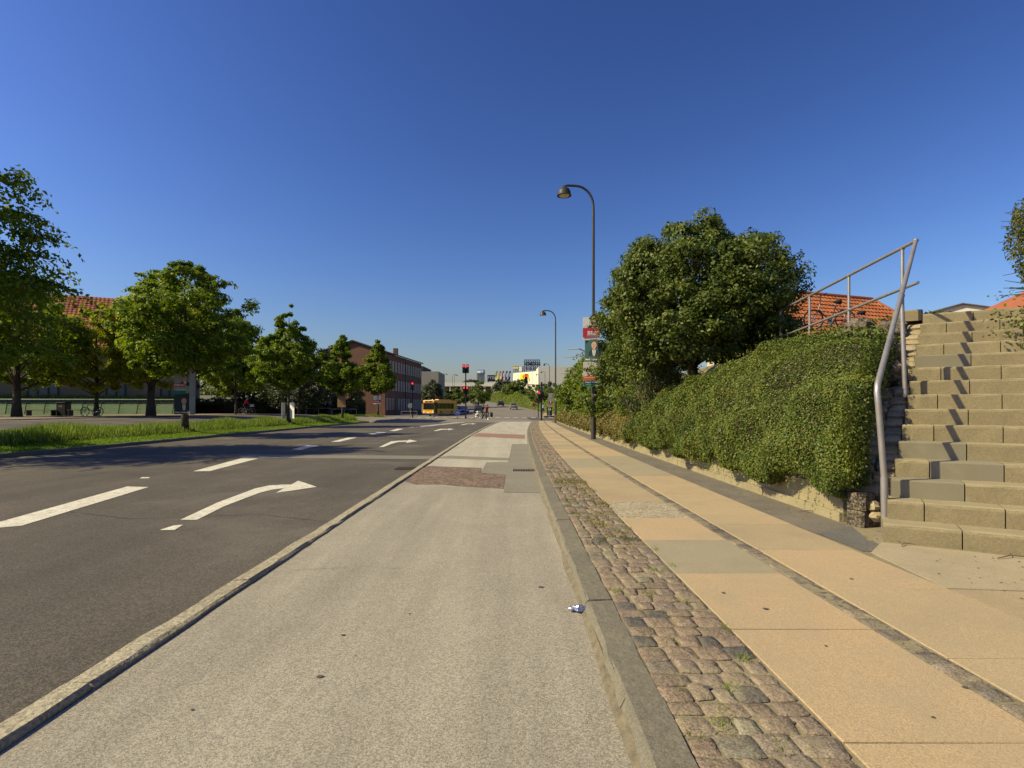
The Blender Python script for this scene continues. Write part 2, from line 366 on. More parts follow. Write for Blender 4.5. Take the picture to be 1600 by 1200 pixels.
strip('gutter_joint', M('joint_dirt', (.20, .165, .105), (.115, .095, .065), 14, 1, .01, 60), fr_(-4, 51, .4), lambda y: rowx(.445)(y)-.026-.016*math.sin(y*9)*math.sin(y*3.1), rowx(.449), lambda x, y: .002 if x < rowx(.445)(y)-.004 else .034+.008*math.sin(y*5), 1)
kerb_run('verge_kerb', lambda y: -13.62, 2, 66, 2.4, [(-.16, -.3), (-.16, .0), (-.14, .03), (-.02, .03), (0, .01), (0, -.3)], [granite_d], 9)

# cycle track and what lies in it
track = strip('cycle_track', track_m, fr_(-4, 9.5, .9), xl, rowx(.445), lambda x, y: 0.0, 4, thick=.07)
strip('newer_surface', M('pale_aggregate', (.37, .335, .265), (.40, .365, .29), .5, .88, .003, 170, speck=((.6, .58, .55), (1.4, 1.38, 1.32), 150, .6), stain=((.30, .265, .2), .7, .57), streak=2.2), fr_(9.5, 51.6, .9), xl, rowx(.445), lambda x, y: 0.0, 4, track, None, .07)
patch = M('patch_asphalt', (.19, .17, .125), (.225, .20, .15), 1, .9, .002, 150, speck=((.6,)*3, (1.35,)*3, 95, .6))
def onto(name, px, mat, z=.004, zz=0):
    return mark(name, [gnd(x, y, zz) for x, y in px], z, track, mat)
onto('asphalt_patch', [(800, 694), (828, 694), (835, 722), (850.5, 770.5), (787, 769.5), (791.5, 742.5), (751, 739), (760, 722.5), (794, 722)], patch)
onto('asphalt_patch', [(688, 714), (702, 712), (796, 716), (795, 719.5), (745, 718), (684, 716)], patch)
redp = M('red_setts_patch', (.135, .095, .068), (.175, .125, .09), 2, .9, .006, 60, speck=((.5,)*3, (1.9, 1.8, 1.7), 26, .9))
onto('red_paver_panel', [(664, 728.2), (752.5, 731.4), (751, 739.4), (790.5, 742.8), (786.5, 763.6), (720, 760), (690, 757), (650, 757), (633, 752.6)], redp, .005)
onto('red_paver_panel', [(748, 676.6), (820, 679.6), (820, 685.6), (737, 681.8)], M('red_asphalt', (.23, .13, .085), (.27, .16, .11), 1, .9, speck=((.7,)*3, (1.3,)*3, 60, .5)), .005)
gr = MB(); [gr.box((i*.05, 0, 0), (.026, .34, .016)) for i in range(9)]
gr.build('drain_grate', MATS['rust_iron'], track, (.035, 11.05, .012))
gum = M('gum', (.09, .078, .062), rough=.7)
for x, y, r in ((500, 1058, .018), (536, 993, .013), (555, 1025, .006), (300, 1110, .008), (845, 918, .02), (640, 960, .008)):
    gx, gy = gnd(x, y, 0); MB().sheet([(gx+r*(1+.2*math.sin(3*k))*math.cos(k*.7), gy+r*.8*math.sin(k*.7)) for k in range(9)], .0045).build('gum_spot', gum, track)

for k, pts in enumerate(([(-1.84, 4.2), (-1.2, 4.35), (-.6, 4.25)], [(.40, 6.2), (-.1, 6.35), (-.55, 6.2)])): crack(track, pts, .004, .0022, M('track_crack', (.15, .13, .10), rough=.9), 20+k)
# pavement bed, kerbside cobbles, paving slabs, stone line
bed = strip('pavement', sand, YS, rowx(.61), rowx(3.5), lambda x, y: .0635, 5, thick=.1)
MB().prism([(3.40, -4), (8, -4), (8, 5.6), (3.40, 5.75)], -.1, .0630).build('pavement_apron', sand, bed)
def cobble_mesh(seed, hum=.009):
    rd = random.Random(seed); m = MB(); P = []
    c = [(-.5, -.5), (.5, -.5), (.5, .5), (-.5, .5)]; c = [(x+rd.uniform(-.09, .09), y+rd.uniform(-.09, .09)) for x, y in c]
    ring = []
    for i in range(4):
        a, b = Vector(c[i]), Vector(c[(i+1) % 4]); k = rd.uniform(.05, .15)
        ring += [a.lerp(b, k), a.lerp(b, .5)+Vector((rd.uniform(-.03, .03), rd.uniform(-.03, .03))), a.lerp(b, 1-k)]
    n = 12; ce = sum(ring, Vector((0, 0)))/n
    m.v = [(*p, -.03) for p in ring]+[(*p, rd.uniform(.002, .005)) for p in ring]+[(*(ce+(p-ce)*.90), .0085+rd.uniform(-.002, .003)) for p in ring]+[(*(ce+(p-ce)*.45), hum+rd.uniform(-.003, .004)) for p in ring]
    for L in range(3): m.f += [(L*n+i, L*n+(i+1) % n, (L+1)*n+(i+1) % n, (L+1)*n+i) for i in range(n)]
    m.f.append(tuple(range(3*n, 4*n))); m.mi = [0]*len(m.f); return m
sett_stops = [(0, (.19, .145, .105)), (.2, (.23, .172, .122)), (.42, (.25, .185, .13)), (.6, (.205, .165, .13)), (.74, (.28, .215, .145)), (.85, (.15, .13, .108)), (.93, (.07, .068, .066)), (1, (.27, .25, .17))]
def sett_mat(name, stops, **k): return M(name, (1, 1, 1), (.10, .075, .05), 12, .82, .010, 45, rnd=stops, speck=((.5,)*3, (1.7, 1.6, 1.5), 180, .7), stain=((.36, .30, .17), 3.2, .52), spec=.3, **k)
sett_m = sett_mat('granite_sett', sett_stops); sett_i = sett_mat('granite_sett_far', sett_stops, island=True)
dark_stops = [(0, (.12, .105, .09)), (.5, (.17, .145, .115)), (.8, (.26, .21, .15)), (1, (.085, .078, .07))]
dsett_m = sett_mat('dark_sett', dark_stops); dsett_i = sett_mat('dark_sett_far', dark_stops, island=True)
variants = []
for i in range(14): mb = cobble_mesh(i); variants.append((mb, mb.mesh('cobblestone', sett_m, 55)))
dvariants = []
for i in range(8): mb = cobble_mesh(60+i, .006); dvariants.append((mb, mb.mesh('cobblestone', dsett_m, 55)))
def lay(root, x0f, width, ncol, ystart, yend, pitch, var, ifar, ytop, seed, limit, gap=.010):
    rd = random.Random(seed); far = MB(); cnt = 0; y = ystart; row = 0
    while y < yend:
        p = pitch*rd.uniform(.88, 1.14); nc = ncol if isinstance(ncol, int) else rd.choice(ncol)
        ws = [rd.uniform(.78, 1.25) for _ in range(nc)]; t = sum(ws); x = 0
        for wv in ws:
            wv = wv/t*width; cx = x0f(y)+x+wv/2; k = rd.randrange(len(var)); zz = ytop+rd.uniform(-.006, .003); cy = y+p/2+rd.uniform(-.01, .01); a = rd.uniform(-.06, .06)+rd.choice((0, math.pi))
            s = (wv-gap, p-gap, 1)
            if cnt < limit:
                link('cobblestone', var[k][1], root, (cx, cy, zz), a, s)
            else:
                ca, sa = math.cos(a), math.sin(a)
                far.add([(cx+(vx*s[0])*ca-(vy*s[1])*sa, cy+(vx*s[0])*sa+(vy*s[1])*ca, zz+vz) for vx, vy, vz in var[k][0].v], var[k][0].f)
            cnt += 1; x += wv
        y += p; row += 1
    if far.v: tag(far.build('cobblestones_beyond', ifar, root, smooth=55), kind='stuff')
cob = bpy.data.objects.new('cobbled_strip', None); col.objects.link(cob); cob['kind'] = 'structure'
lay(cob, rowx(.620), .543, (5, 5, 4), 1.75, 51.2, .118, variants, sett_i, .064, 11, 300, .006)
lin = bpy.data.objects.new('cobbled_line', None); col.objects.link(lin); lin['kind'] = 'structure'
lay(lin, rowx(1.93), .125, 1, 1.3, 51.2, .15, dvariants, dsett_i, .0605, 12, 300, .014)

slab_or = [M('slab_orange', (.42, .302, .172), (.385, .285, .168), 1.2, .88, .003, 130, speck=((.7, .66, .62), (1.35, 1.32, 1.25), 190, .55), stain=((.33, .26, .16), 2.1, .50)),
           M('slab_ochre', (.40, .30, .175), (.37, .28, .165), 1.4, .88, .003, 130, speck=((.7, .66, .62), (1.3, 1.28, 1.22), 190, .55), stain=((.30, .24, .15), 1.8, .52)),
           M('slab_sand', (.37, .285, .17), (.33, .25, .15), 1.2, .88, .003, 130, speck=((.7, .66, .62), (1.3, 1.28, 1.22), 190, .55), stain=((.27, .215, .135), 1.9, .52))]
slab_gr = [M('slab_grey', (.31, .26, .165), (.285, .24, .155), 1.5, .9, .003, 130, speck=((.75,)*3, (1.25,)*3, 190, .5), stain=((.22, .185, .125), 1.9, .55)),
           M('slab_pebble', (.34, .285, .19), (.30, .25, .165), 1.5, .9, .006, 80, speck=((.45,)*3, (1.6,)*3, 50, .8))]
def slabs(x0, x1, y0, seq, seed):
    rd = random.Random(seed); y = y0; i = 0
    while y < 51:
        a, b, c, d = rowx(x0)(y), rowx(x1)(y), rowx(x1)(y+1), rowx(x0)(y+1); g = .001; z = .0700+rd.uniform(-.0008, .0015); j = .012
        P = [(a+g, y+g+j*rd.random()), (b-g, y+g+j*rd.random()), (c-g, y+1-g), (d+g, y+1-g)]; cx = sum(p[0] for p in P)/4; cy = sum(p[1] for p in P)/4
        m = MB(); m.v = [(*p, -.02) for p in P]+[(*p, z-.0025) for p in P]+[(cx+(p[0]-cx)*.992, cy+(p[1]-cy)*.994, z+rd.uniform(-.001, .001)) for p in P]
        m.f = [(0, 1, 5, 4), (1, 2, 6, 5), (2, 3, 7, 6), (3, 0, 4, 7), (4, 5, 9, 8), (5, 6, 10, 9), (6, 7, 11, 10), (7, 4, 8, 11), (8, 9, 10, 11)]; m.mi = [0]*9
        c = seq[i] if i < len(seq) else rd.choice('oosg')
        m.build('paving_slab', {'o': slab_or[0], 'c': slab_or[1], 's': slab_or[2], 'g': slab_gr[0], 'p': slab_gr[1]}[c], bed); y += 1; i += 1
slabs(1.172, 1.925, -.06, 'oooogopssscggcsosgcsocs', 1)
slabs(2.062, 2.85, -.4, 'ooccosccccggggcocscoscc', 2)
def flag(poly, mat, z): m = MB(); m.prism(poly, -.02, z); m.build('paving_slab', mat, bed)
flag([(2.86, 3.62), (2.95, 4.52), (3.26, 4.86), (4.1, 4.34), (4.55, 4.02), (3.5, 3.55)], M('apron_concrete', (.37, .30, .19), (.32, .262, .165), 1.6, .9, .003, 130, speck=((.7,)*3, (1.3,)*3, 170, .5), stain=((.24, .20, .13), 2.4, .54)), .0685)
flag([(2.865, 1.2), (2.865, 3.60), (3.5, 3.53), (4.57, 4.0), (7.5, 2.15), (7.5, 1.2)], slab_or[2], .0665)
flag([(2.3+.565, 2.2), (2.87, 3.1), (3.2, 3.0), (4.2, 2.55), (3.8, 2.0)], slab_gr[1], .0705)
strip('dirt_strip', dirt, fr_(4.55, 51, .6), lambda y: rowx(2.858)(y)+.03*math.sin(y*2.3)*math.sin(y*.9) if y > 5 else 2.9, lambda y: rowx(3.45)(y) if y > 5.4 else 3.2, lambda x, y: .0675, 3)
m = MB(); m.sheet([(2.9, 4.56), (2.98, 4.60), (3.24, 5.06), (3.42, 5.56), (2.88, 5.2)], .0695); tag(m.build('tar_patch', M('tar_patch', (.115, .108, .092), (.14, .13, .11), 3, .9, .003, 120, speck=((.6,)*3, (1.3,)*3, 110, .6)), bed))
for k, (x, y) in enumerate(((1458, 1122), (1130, 927), (1196, 952), (1290, 1010), (1330, 905), (1105, 1075), (1240, 1130), (1508, 1075))):
    gx, gy = gnd(x, y, .07); r = .008+.005*(k % 3); MB().sheet([(gx+r*(1+.25*math.sin(2*q+k))*math.cos(q*.7), gy+r*.8*math.sin(q*.7)) for q in range(9)], .0745).build('gum_spot', gum, bed)
# side street mouth and the pavement beyond the crossing
strip('side_street', asphalt, [52.0, 58, 64, 70, 77.5], lambda y: 2.0, lambda y: 60, lambda x, y: -.07+bank_up(y), 3)
strip('far_pavement', slab_or[2], [78, 84, 90, 96, 102, 110], lambda y: 4.4+.045*(y-78), lambda y: 9+.04*(y-78), lambda x, y: .1+bank_up(y), 2)

# left of the road: verge, parallel street, yard
zl = lambda e: (lambda x, y: left_up(x, y)+bank_up(y)+e)
nose = lambda y: math.sqrt(max(0, 1-((y-58)/9)**2)) if y > 58 else 1
strip('verge', lawn_m, fr_(2, 67, 1.3), lambda y: -17.6*nose(y)-13.8*(1-nose(y)), lambda y: -13.78, zl(.02), 8)
strip('side_lane', M('lane_asphalt_shaded', (.06, .052, .042), (.09, .076, .06), .4, .9, stain=((.24, .18, .12), .5, .5)), fr_(2, 70, 4), lambda y: -26.5, lambda y: -17.6, zl(.01), 8)  # lane colour darkened: the shade lying across it is painted in
strip('side_pavement', M('yard_gravel', (.23, .17, .11), (.17, .13, .08), .7, .95, stain=((.10, .09, .05), .6, .55)), fr_(2, 74, 4), lambda y: -36, lambda y: -26.5, zl(.05), 6)
# ------------------------------------------------------------------ right bank: terrain, wall, stairs
A_ = Vector((.656, .756)); E_ = Vector((.852, -.523)); L0 = Vector((3.3, 4.9)); RISE = .1693; TREAD = .279
def Lp(t): return L0+A_*t
def Eline(t): return L0-E_*.40+A_*t
def e_x(y): t = (y-(L0-E_*.40).y)/A_.y; return Eline(t).x
ztop = lambda y: float(np.interp(y, [5.6, 7, 8.2, 10, 13, 19, 25, 35, 52], [1.80, 2.10, 2.36, 2.22, 1.95, 1.55, 1.3, 1.2, 1.1]))
def prof(u, y):                                      # cross section of the bank: wall top, steep face, shoulder
    x = 3.52+1.35*u; zt = ztop(y); return x, .35+(zt-.35)*min(1, (u**.75))
V = []; Q = []; yy = fr_(5.66, 52, .45); nu = 8
m = MB()
for y in yy:
    for i in range(nu+1):
        x, z = prof(i/nu, y); lim = max(3.50, e_x(y)) if y < 8.4 else 99; xx = min(x+sh(y)*.38, lim); z = min(z, prof(max(0, (xx-sh(y)*.38-3.52)/1.35), y)[1]); m.v.append((xx, y, z-.09))
for j in range(len(yy)-1):
    for i in range(nu): k = j*(nu+1)+i; m.f.append((k, k+1, k+nu+2, k+nu+1)); m.mi.append(0)
tag(m.build('bank_soil', soil, smooth=True), kind='structure')
zp = lambda x, y: (float(np.interp(y, [6, 9, 14, 19, 28, 52], [2.58, 2.58, 2.15, 1.8, 1.5, 1.2]))+min(1.5, max(0, .22*(y-9)))*smooth01((x-6.0)/2.5)*(1 if y < 30 else max(0, (52-y)/22)))
m = MB(); X2 = [4.85, 5.5, 6.2, 7, 8, 9, 11, 14, 20, 30, 60, 120]; Y2 = [8.25, 8.8, 9.5, 10.5, 12, 14, 16, 19, 23, 28, 34, 42, 52]
for y in Y2:
    for i, x in enumerate(X2): m.v.append((x if i else 4.86+sh(y)*.38, y, (zp(x, y) if i > 2 else [ztop(y)-.02, ztop(y)*.5+zp(x, y)*.5, zp(x, y)][i])-.07))
for j in range(len(Y2)-1):
    for i in range(len(X2)-1): k = j*len(X2)+i; m.f.append((k, k+1, k+len(X2)+1, k+len(X2))); m.mi.append(0)
T15 = Lp(TREAD*14)
m.prism([(5.55, 8.22), (T15.x+.15, T15.y+.25), (T15.x+.25+E_.x*5, T15.y+.2+E_.y*5), (40, -6), (120, -6), (120, 8.24), (6, 8.24)], 2.2, 2.56)
tag(m.build('garden_terrace', M('terrace_soil', (.20, .155, .09), (.12, .12, .05), .8, .95)), kind='structure')
m = MB(); m.prism([(Lp(0)+E_*4.05).to_tuple(), (9.5, 2.4), (40, -5.9), (40, -9), (8.6, -2)], -.2, 2.5); tag(m.build('garden_terrace', MATS['terrace_soil']), kind='structure')

# low retaining wall of rendered panels
plaster = M('wall_render', (.33, .275, .155), (.27, .222, .122), 2.2, .92, .006, 40, stain=((.16, .135, .07), 1.7, .55))
wall = thing('retaining_wall', 'low yellowish rendered wall along the pavement under the hanging hedge', 'wall', (0, 0, 0))
rd = random.Random(4); y = 5.72
wx = lambda y: 3.44+sh(y)*.38
while y < 51:
    L = rd.uniform(1.6, 2.3); m = MB(); zt = .43+rd.uniform(-.02, .02)+(.1 if 17 < y < 19.5 else 0)
    m.v = [(wx(y)+.004, y+.004, -.1), (wx(y)+.24, y+.004, -.1), (wx(y+L)+.24, y+L-.004, -.1), (wx(y+L)+.004, y+L-.004, -.1)]; m.v += [(a, b, zt) for a, b, c in m.v]
    m.f = [(0, 1, 5, 4), (1, 2, 6, 5), (2, 3, 7, 6), (3, 0, 4, 7), (4, 5, 6, 7)]; m.mi = [0]*5; m.build('wall_panel', plaster, wall)
    m = MB(); j = rd.uniform(-.008, .008); m.v = [(wx(y)-.03+j, y+.012, -.1), (wx(y), y+.012, -.1), (wx(y+L), y+L-.012, -.1), (wx(y+L)-.03+j, y+L-.012, -.1)]; m.v += [(a, b, .17+rd.uniform(-.008, .008)) for a, b, c in m.v]
    m.f = [(0, 1, 5, 4), (1, 2, 6, 5), (2, 3, 7, 6), (3, 0, 4, 7), (4, 5, 6, 7)]; m.mi = [0]*5; m.build('wall_footing', plaster, wall); y += L
pebble = M('pebble_block', (.07, .058, .042), (.10, .082, .06), 6, .9, .02, 40, speck=((.35,)*3, (2.6, 2.4, 2.1), 60, .9))
for k, (z, lab) in enumerate(((.055, 'pebble faced concrete block standing on the ground at the wall end'), (.232, 'pebble faced concrete block lying on top of another by the handrail foot'))):
    m = MB(); m.box((0, 0, .085), (.22, .20, .168), bev=.02); tag(m.build('pebble_block', pebble, None, (3.545, 5.57, z), .3+k*.08), lab, 'block', 'pebble blocks at the wall end')

# stairs
conc = M('step_concrete', (.225, .183, .105), (.19, .155, .088), 3, .9, .0025, 45, speck=((.55,)*3, (1.5, 1.45, 1.35), 110, .3), stain=((.36, .3, .19), 5, .62), dust=(.42, .35, .21))
conc2 = M('step_concrete_pale', (.245, .198, .115), (.205, .168, .095), 2.4, .9, .0025, 45, speck=((.55,)*3, (1.45, 1.4, 1.3), 110, .3), stain=((.15, .125, .075), 3, .6), dust=(.42, .35, .21))
smoothc = M('step_smooth', (.195, .17, .112), (.165, .146, .098), 2, .8, .001, 60, stain=((.29, .25, .16), 2, .6), dust=(.33, .29, .2))
stairs = bpy.data.objects.new('stone_stairs', None); col.objects.link(stairs); stairs['kind'] = 'structure'
ang = math.atan2(E_.y, E_.x); rd = random.Random(21); nrm = Vector((.523, .852))
grey = {(3, 0), (4, 1), (5, 0), (11, 0)}
for s in range(1, 16):
    zb = .055+RISE*(s-1)-.02; p0 = Lp(TREAD*(s-1)); t = 0; k = 0
    while t < 4.1:
        L = (.555 if (s % 2 or k) else .278)*1.0; g = .005; sm = (s, k) in grey
        m = MB(); D = .34; H = RISE+.02; b = .010 if sm else .022
        # block profile (depth, height) with a worn front edge, extruded along the step
        P = [(0, 0), (0, H-b*1.3), (b*.35, H-b*.35), (b*1.4, H), (D, H), (D, 0)]; nn = 5
        for i in range(nn):
            q = g+(L-2*g)*i/(nn-1); jj = 0 if sm else .004
            for d, h in P: m.v.append((q, d+(rd.uniform(-jj, jj) if h > 0 else 0), h+(rd.uniform(-jj, jj) if 0 < h else 0)))
        n = len(P)
        for i in range(nn-1): m.f += [(i*n+a, i*n+(a+1) % n, (i+1)*n+(a+1) % n, (i+1)*n+a) for a in range(n)]
        m.f += [tuple(range(n)), tuple(reversed(range((nn-1)*n, nn*n)))]; m.mi = [0]*len(m.f)
        pp = p0+E_*t+nrm*rd.uniform(-.005, .005)
        o = m.build('step_block', smoothc if sm else rd.choice((conc, conc2, conc)), stairs, (pp.x, pp.y, zb+rd.uniform(-.002, .003)), ang)
        if sm: o['label'] = 'smooth grey replacement step block'
        t += L; k += 1
m = MB(); q = [Lp(.25), Lp(.25)+E_*4.1, Lp(3.9)+E_*4.1, Lp(3.9)]
m.v = [(q[0].x, q[0].y, -.1), (q[1].x, q[1].y, -.1), (q[2].x, q[2].y, 2.2), (q[3].x, q[3].y, 2.2), (q[3].x, q[3].y, -.2), (q[2].x, q[2].y, -.2)]
m.f = [(0, 1, 2, 3), (0, 3, 4), (1, 5, 2), (2, 5, 4, 3)]; m.mi = [0]*4; m.build('stair_bedding', dirt, stairs)
# sloping border of small setts between the stairs and the bank
border = thing('sett_border', 'sloping border of small pale setts between the stairs and the hedge bank', 'stone border', (0, 0, 0))
bl = M('border_sett', (1, 1, 1), (.2, .16, .09), 8, .9, .008, 40, rnd=[(0, (.30, .235, .13)), (.5, (.37, .295, .175)), (.8, (.34, .28, .19)), (1, (.24, .20, .14))], speck=((.7,)*3, (1.3,)*3, 90, .5))
bvar = [cobble_mesh(90+i, .012).mesh('cobblestone', bl, 55) for i in range(6)]
sl = math.atan2(RISE, TREAD)
t = .80; rd = random.Random(8)
while t < 3.95:
    L = rd.uniform(.12, .17)
    for c in range(2):
        cw = .17; p = Lp(t+.07)-E_*(.095+c*.185+rd.uniform(-.012, .012)); z = .055+RISE*(t/TREAD)+.04+rd.uniform(-.015, .02)-.04*c
        o = link('sett', rd.choice(bvar), border, (p.x, p.y, z), None, (cw, L*.93, 1.6)); o.rotation_euler = (Matrix.Rotation(math.atan2(A_.y, A_.x)-math.pi/2, 4, 'Z') @ Matrix.Rotation(sl*.92, 4, 'X')).to_euler()
    t += L
m = MB(); a, b, c, d = Lp(0), Lp(0)-E_*.42, Lp(4.0)-E_*.42, Lp(4.0)
a, b = Lp(.78), Lp(.78)-E_*.42; m.v = [(a.x, a.y, .48), (b.x, b.y, .44), (c.x, c.y, 2.42), (d.x, d.y, 2.46), (a.x-.05, a.y-.05, 0), (b.x, b.y-.05, 0)]; m.f = [(0, 1, 2, 3), (0, 4, 5, 1)]; m.mi = [0, 0]; m.build('border_bedding', dirt, border)
for k, (px, py, D, r) in enumerate(((1370, 808, 5.35, .07), (1364, 790, 5.5, .08), (1376, 780, 5.6, .075), (1369, 768, 5.7, .08), (1379, 760, 5.75, .07), (1357, 758, 5.72, .07))):
    m = MB(); m.ball((0, 0, 0), (r, r*.8, r*.7), 9, 6, k+40, .2); tag(m.build('stone', bl, None, at(px, py, D), k*.9, smooth=28), ['pale round stone lowest beside the handrail foot', 'pale stone touching the pebble faced blocks', 'pale stone above the handrail foot by the second step', 'pale stone under the lowest setts of the border', 'small pale stone against the third step end', 'small pale stone under the hedge end above the pebble faced blocks'][k], 'stone', 'loose stones at the foot of the sett border')
# pale coping stone and edging at the stair top
m = MB(); p = Lp(4.05)-E_*.16; m.box((p.x, p.y+.06, 2.60), (.36, .2, .16), rz=ang, bev=.02); tag(m.build('coping_stone', conc2), 'pale coping stone beside the top step at the head of the sett border', 'coping stone')

# handrail
galv = M('galvanised_pipe', (.30, .275, .26), (.38, .35, .33), 6, .42, .001, 60, metal=.55, stain=((.22, .17, .12), 5, .6))
rail = thing('handrail', 'grey pipe handrail climbing beside the stairs and running along the bank top', 'handrail', (3.53, 5.2, .05))
def rp(*p): return (Vector(p)-Vector((3.53, 5.2, .05)))
foot, bend, top = (3.525, 5.2, .02), (3.45, 5.2, 1.44), (5.54, 7.55, 3.55)
MB().tube([rp(*foot), rp(3.515, 5.2, .60)], .031, 12).build('sleeve', galv, rail, smooth=40)
pts = [rp(3.515, 5.2, .60), rp(3.46, 5.2, 1.30), rp(3.452, 5.203, 1.40), rp(3.47, 5.225, 1.475), rp(3.52, 5.28, 1.53), rp(*top)]
MB().tube(pts, .027, 12).build('sloping_rail', galv, rail, smooth=40)
r1 = [rp(5.54, 7.55, 3.55), rp(5.84, 10.8, 3.46), rp(6.2, 14.5, 3.40)]; MB().tube(r1, .024, 10).build('top_rail', galv, rail, smooth=40)
r2 = [rp(5.535, 7.50, 2.965), rp(5.84, 10.8, 2.87), rp(6.2, 14.5, 2.8)]; MB().tube(r2, .022, 10).build('middle_rail', galv, rail, smooth=40)
for x, y, z0, z1 in ((5.575, 7.86, 2.3, 3.54), (5.71, 9.33, 2.2, 3.50), (5.84, 10.8, 2.2, 3.455), (5.99, 12.3, 2.1, 3.42)):
    MB().tube([rp(x, y, z0), rp(x, y, z1)], .023, 10).build('post', galv, rail, smooth=40)
MB().tube([rp(4.60, 6.44, 1.38), rp(4.58, 6.47, 2.56)], .025, 10).build('post', galv, rail, smooth=40)
m = MB(); [m.ball(rp(*q), .034, 10, 6) for q in (top, (5.575, 7.86, 3.535), (5.71, 9.33, 3.50), (4.58, 6.47, 2.57))]; m.build('weld_joint', galv, rail, smooth=True)['kind'] = 'stuff'
MB().lathe([(.075, 0), (.075, .012), (.04, .014)], rp(3.525, 5.2, .066), 14).build('base_plate', galv, rail)
# rocks of the rockery at the bank end
rockm = M('rock', (.085, .07, .048), (.17, .135, .09), 7, .9, .04, 22, speck=((.4,)*3, (1.7,)*3, 30, .8), stain=((.27, .22, .14), 9, .58))
rsub = [(1340, 516, 8.2, .20, 'brown broken rock behind the middle handrail post on the bank top'), (1392, 520, 7.9, .22, 'dark mossy boulder at the bank end next to the sloping handrail'),
        (1384, 548, 7.4, .20, 'weathered grey rock below the mossy boulder at the bank end'), (1352, 527, 8.0, .14, 'small pale stone lying under the brown broken rock'), (1391, 585, 6.9, .18, 'rough dark rock half under the hedge end beside the sett border'), (1366, 532, 8.6, .12, 'flat pale stone between the two rockery rocks')]
for i, (px, py, D, r, lab) in enumerate(rsub):
    m = MB(); m.ball((0, 0, 0), (r, r*.8, r*.85), 13, 9, i+2, .3); p = at(px, py, D)
    tag(m.build('rock', rockm, None, p, i*1.3, smooth=28), lab, 'rock', 'rocks of the rockery')
# ------------------------------------------------------------------ vegetation
hedge_leaf = leafmat('hedge_leaf', [(0, (.04, .066, .008)), (.35, (.073, .108, .013)), (.7, (.118, .148, .021)), (.94, (.18, .18, .042)), (1, (.22, .16, .07))], .15, .5, .22)
hedge_yel = leafmat('hedge_leaf_yellowish', [(0, (.085, .080, .02)), (.4, (.14, .13, .032)), (.8, (.22, .18, .06)), (1, (.28, .22, .11))], .2, .5, .2)
shrub_leaf = leafmat('shrub_leaf', [(0, (.045, .07, .010)), (.4, (.078, .11, .015)), (.8, (.115, .14, .022)), (1, (.16, .16, .04))], .24, .5, .25)
linden = leafmat('linden_leaf', [(0, (.075, .118, .008)), (.45, (.135, .188, .012)), (.85, (.195, .24, .018)), (1, (.23, .22, .03))], .45, .5, .2)
linden_y = leafmat('young_linden_leaf', [(0, (.16, .19, .010)), (.45, (.24, .265, .016)), (.85, (.32, .32, .025)), (1, (.32, .26, .04))], .5, .5, .2)
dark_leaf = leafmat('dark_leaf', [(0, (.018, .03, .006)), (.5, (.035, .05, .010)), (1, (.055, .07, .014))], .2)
bright_leaf = leafmat('bright_shrub_leaf', [(0, (.075, .115, .010)), (.5, (.13, .175, .018)), (1, (.18, .21, .035))], .38, .45, .35)
far_leaf = leafmat('distant_leaf', [(0, (.06, .09, .016)), (.5, (.09, .125, .02)), (1, (.14, .16, .035))], .25, .6, .2)
bark = M('bark', (.055, .042, .03), (.10, .08, .055), 6, .95, .02, 22)
twig_m = M('dry_twig', (.12, .085, .05), (.19, .14, .09), 8, .95)

